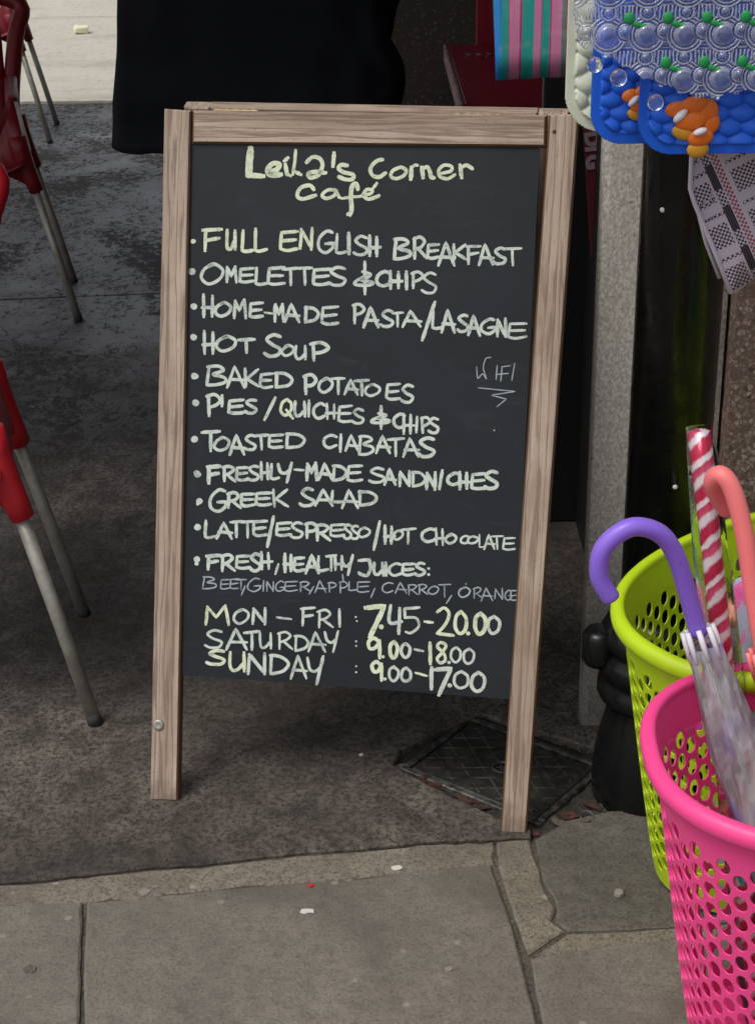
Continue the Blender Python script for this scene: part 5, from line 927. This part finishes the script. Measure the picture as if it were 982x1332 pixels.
lathe('foil_roll', [(.012, 0), (.0125, Lk - .12), (.0135, Lk - .05), (.0135, Lk - .004), (.004, Lk - .001)], M_foil, stick, 24)
vs, fs = [], []; n = 28; lv = [0, .1, .3, .5, .65, Lk - .03, Lk - .012, Lk + .004]
for i, z in enumerate(lv):
    for j in range(n):
        a = 2 * math.pi * j / n; r_ = .0165 + .0045 * noise.noise(Vector((math.cos(a) * 1.5, math.sin(a) * 1.5, z * 14))) + (.003 if 0 < i < 6 else -.001); sx_ = 1.18 if i < 5 else 1
        vs.append((r_ * sx_ * math.cos(a), r_ * math.sin(a), z))
fs = [(i * n + j, i * n + (j + 1) % n, (i + 1) * n + (j + 1) % n, (i + 1) * n + j) for i in range(len(lv) - 1) for j in range(n)] + [tuple((len(lv) - 1) * n + j for j in range(n))]
mesh('clear_sleeve', vs, fs, M_wrap, stick, True)
k = NM('barcode_label', .5, (.78, .78, .70)); v = k.co('Object'); bars = k.math('GREATER_THAN', k.noise(k.co('Object', (1, 1, 0)), 420, 0), .5)
k.col(k.mix(k.math('MULTIPLY', bars, band(k.sep(v)[2], -.004, .004)), (.74, .74, .66), (.02, .02, .02))); M_bar = k.m
vs = [(.0205 * math.sin(a), -.0205 * math.cos(a), z) for z in (-.0075, .0075) for a in [-.75 + 1.2 * i / 8 for i in range(9)]]
lb = mesh('barcode_sticker', vs, [(i, i + 1, 10 + i, 9 + i) for i in range(8)], M_bar, stick, True); lb.location = (0, 0, Lk - .055); lb.rotation_euler = (0, .25, 0)
# things inside the green basket
k = NM('dark_check', .7); ck_ = k.n.new('ShaderNodeTexChecker'); ck_.inputs['Scale'].default_value = 260; k.L(k.co('Object'), ck_.inputs[0]); k.col(k.mix(ck_.outputs['Fac'], (.03, .018, .028), (.26, .20, .22))); M_check = k.m
fu_ = thing('folded_umbrella', 'dark checked folded umbrella leaning inside the lime green basket', 'umbrella'); along(fu_, (.62, 2.12, .02), (.435, 2.00, .505))
lathe('canopy', [(.012, 0), (.026, .08), (.030, .3), (.028, .46), (.020, .50)], M_check, fu_, 24); lathe('collar', [(.021, .50), (.022, .515), (.010, .53)], plastic('salmon_plastic', (.80, .33, .22)), fu_, 20); lathe('grip', [(.009, .53), (.010, .56), (.006, .575)], M_blk, fu_, 16)
k = NM('pink_print_wrap', .25); v = k.co('Object'); k.col(k.mix(k.ramp(k.noise(v, 16, 3, .6, 1), [(.42, 0), (.5, 1)]), (.86, .13, .42), (.45, .48, .62))); k.bump(k.noise(v, 40, 3), .5, .004); M_pw = k.m
M_mag = plastic('magenta_plastic', (.75, .03, .42), .3, .1, .03)
bgp = thing('wrapped_toy_bag', 'pink printed plastic toy bag standing upright in the lime green basket', 'toy bag', (.545, 2.04, .012), .5)
bm = bmesh.new(); bbox(bm, (-.06, -.025, 0), (.07, .025, .515), .015, 3); bmesh.ops.subdivide_edges(bm, edges=bm.edges[:], cuts=3, use_grid_fill=True)
for v_ in bm.verts: v_.co += noise.noise_vector(v_.co * 18) * .007
bmobj('printed_film', bm, M_pw, bgp, True)
for i, (x_, y_, z_, r_) in enumerate(((.47, 2.02, .30, .040), (.515, 1.99, .22, .045), (.50, 2.05, .385, .036))):
    bm = bmesh.new(); bmesh.ops.create_icosphere(bm, subdivisions=3, radius=r_)
    for v_ in bm.verts: v_.co += v_.co.normalized() * .003 * math.sin(v_.co.z * 300)
    o = bmobj('ribbed_ball', bm, M_mag, None, True); o.location = (x_, y_, z_); tag(o, ('magenta ribbed ball behind the middle holes of the green basket', 'magenta ball lowest inside the lime green basket', 'magenta ball on top inside the green basket rim')[i], 'ball')
du = thing('feather_duster', 'fluffy mint green duster head sticking up at the right edge', 'duster', (.590, 2.13, .02)); tube('stick', [(0, 0, 0), (0, 0, .40)], .006, M_wht, du, 10)
vs, fs = [], []
k = NM('mint_fluff', .8, (.22, .62, .45)); k.p.inputs['Subsurface Weight'].default_value = .1
for i in range(2600):
    h_ = rnd.random(); a = rnd.uniform(0, 6.283); z = .385 + .22 * h_; r_ = .052 * math.sqrt(max(0, 1 - (2 * h_ - 1) ** 2)) * rnd.uniform(.75, 1.15)
    b0 = Vector((0, 0, z - .02)); tp = Vector((math.cos(a) * r_, math.sin(a) * r_, z + rnd.uniform(-.01, .015))); sd_ = Vector((-math.sin(a), math.cos(a), rnd.uniform(-.5, .5))) * .0016; md_ = b0.lerp(tp, .6) + Vector((0, 0, .004)); j = len(vs)
    vs += [b0, md_ + sd_, tp, md_ - sd_]; fs.append((j, j + 1, j + 2, j + 3))
fo = mesh('feathers', vs, fs, k.m, du); fo['kind'] = 'stuff'
M_dk = plastic('charcoal_film', (.05, .045, .06), .35, .0, .05)
dkb = thing('charcoal_bag', 'charcoal plastic packet lying low inside the pink basket', 'packet', (.57, 1.76, .012), .3)
bm = bmesh.new(); bbox(bm, (-.085, -.04, 0), (.085, .04, .30), .02, 3); bmesh.ops.subdivide_edges(bm, edges=bm.edges[:], cuts=3, use_grid_fill=True)
for v_ in bm.verts: v_.co += noise.noise_vector(v_.co * 16) * .012
bmobj('film', bm, M_dk, dkb, True)
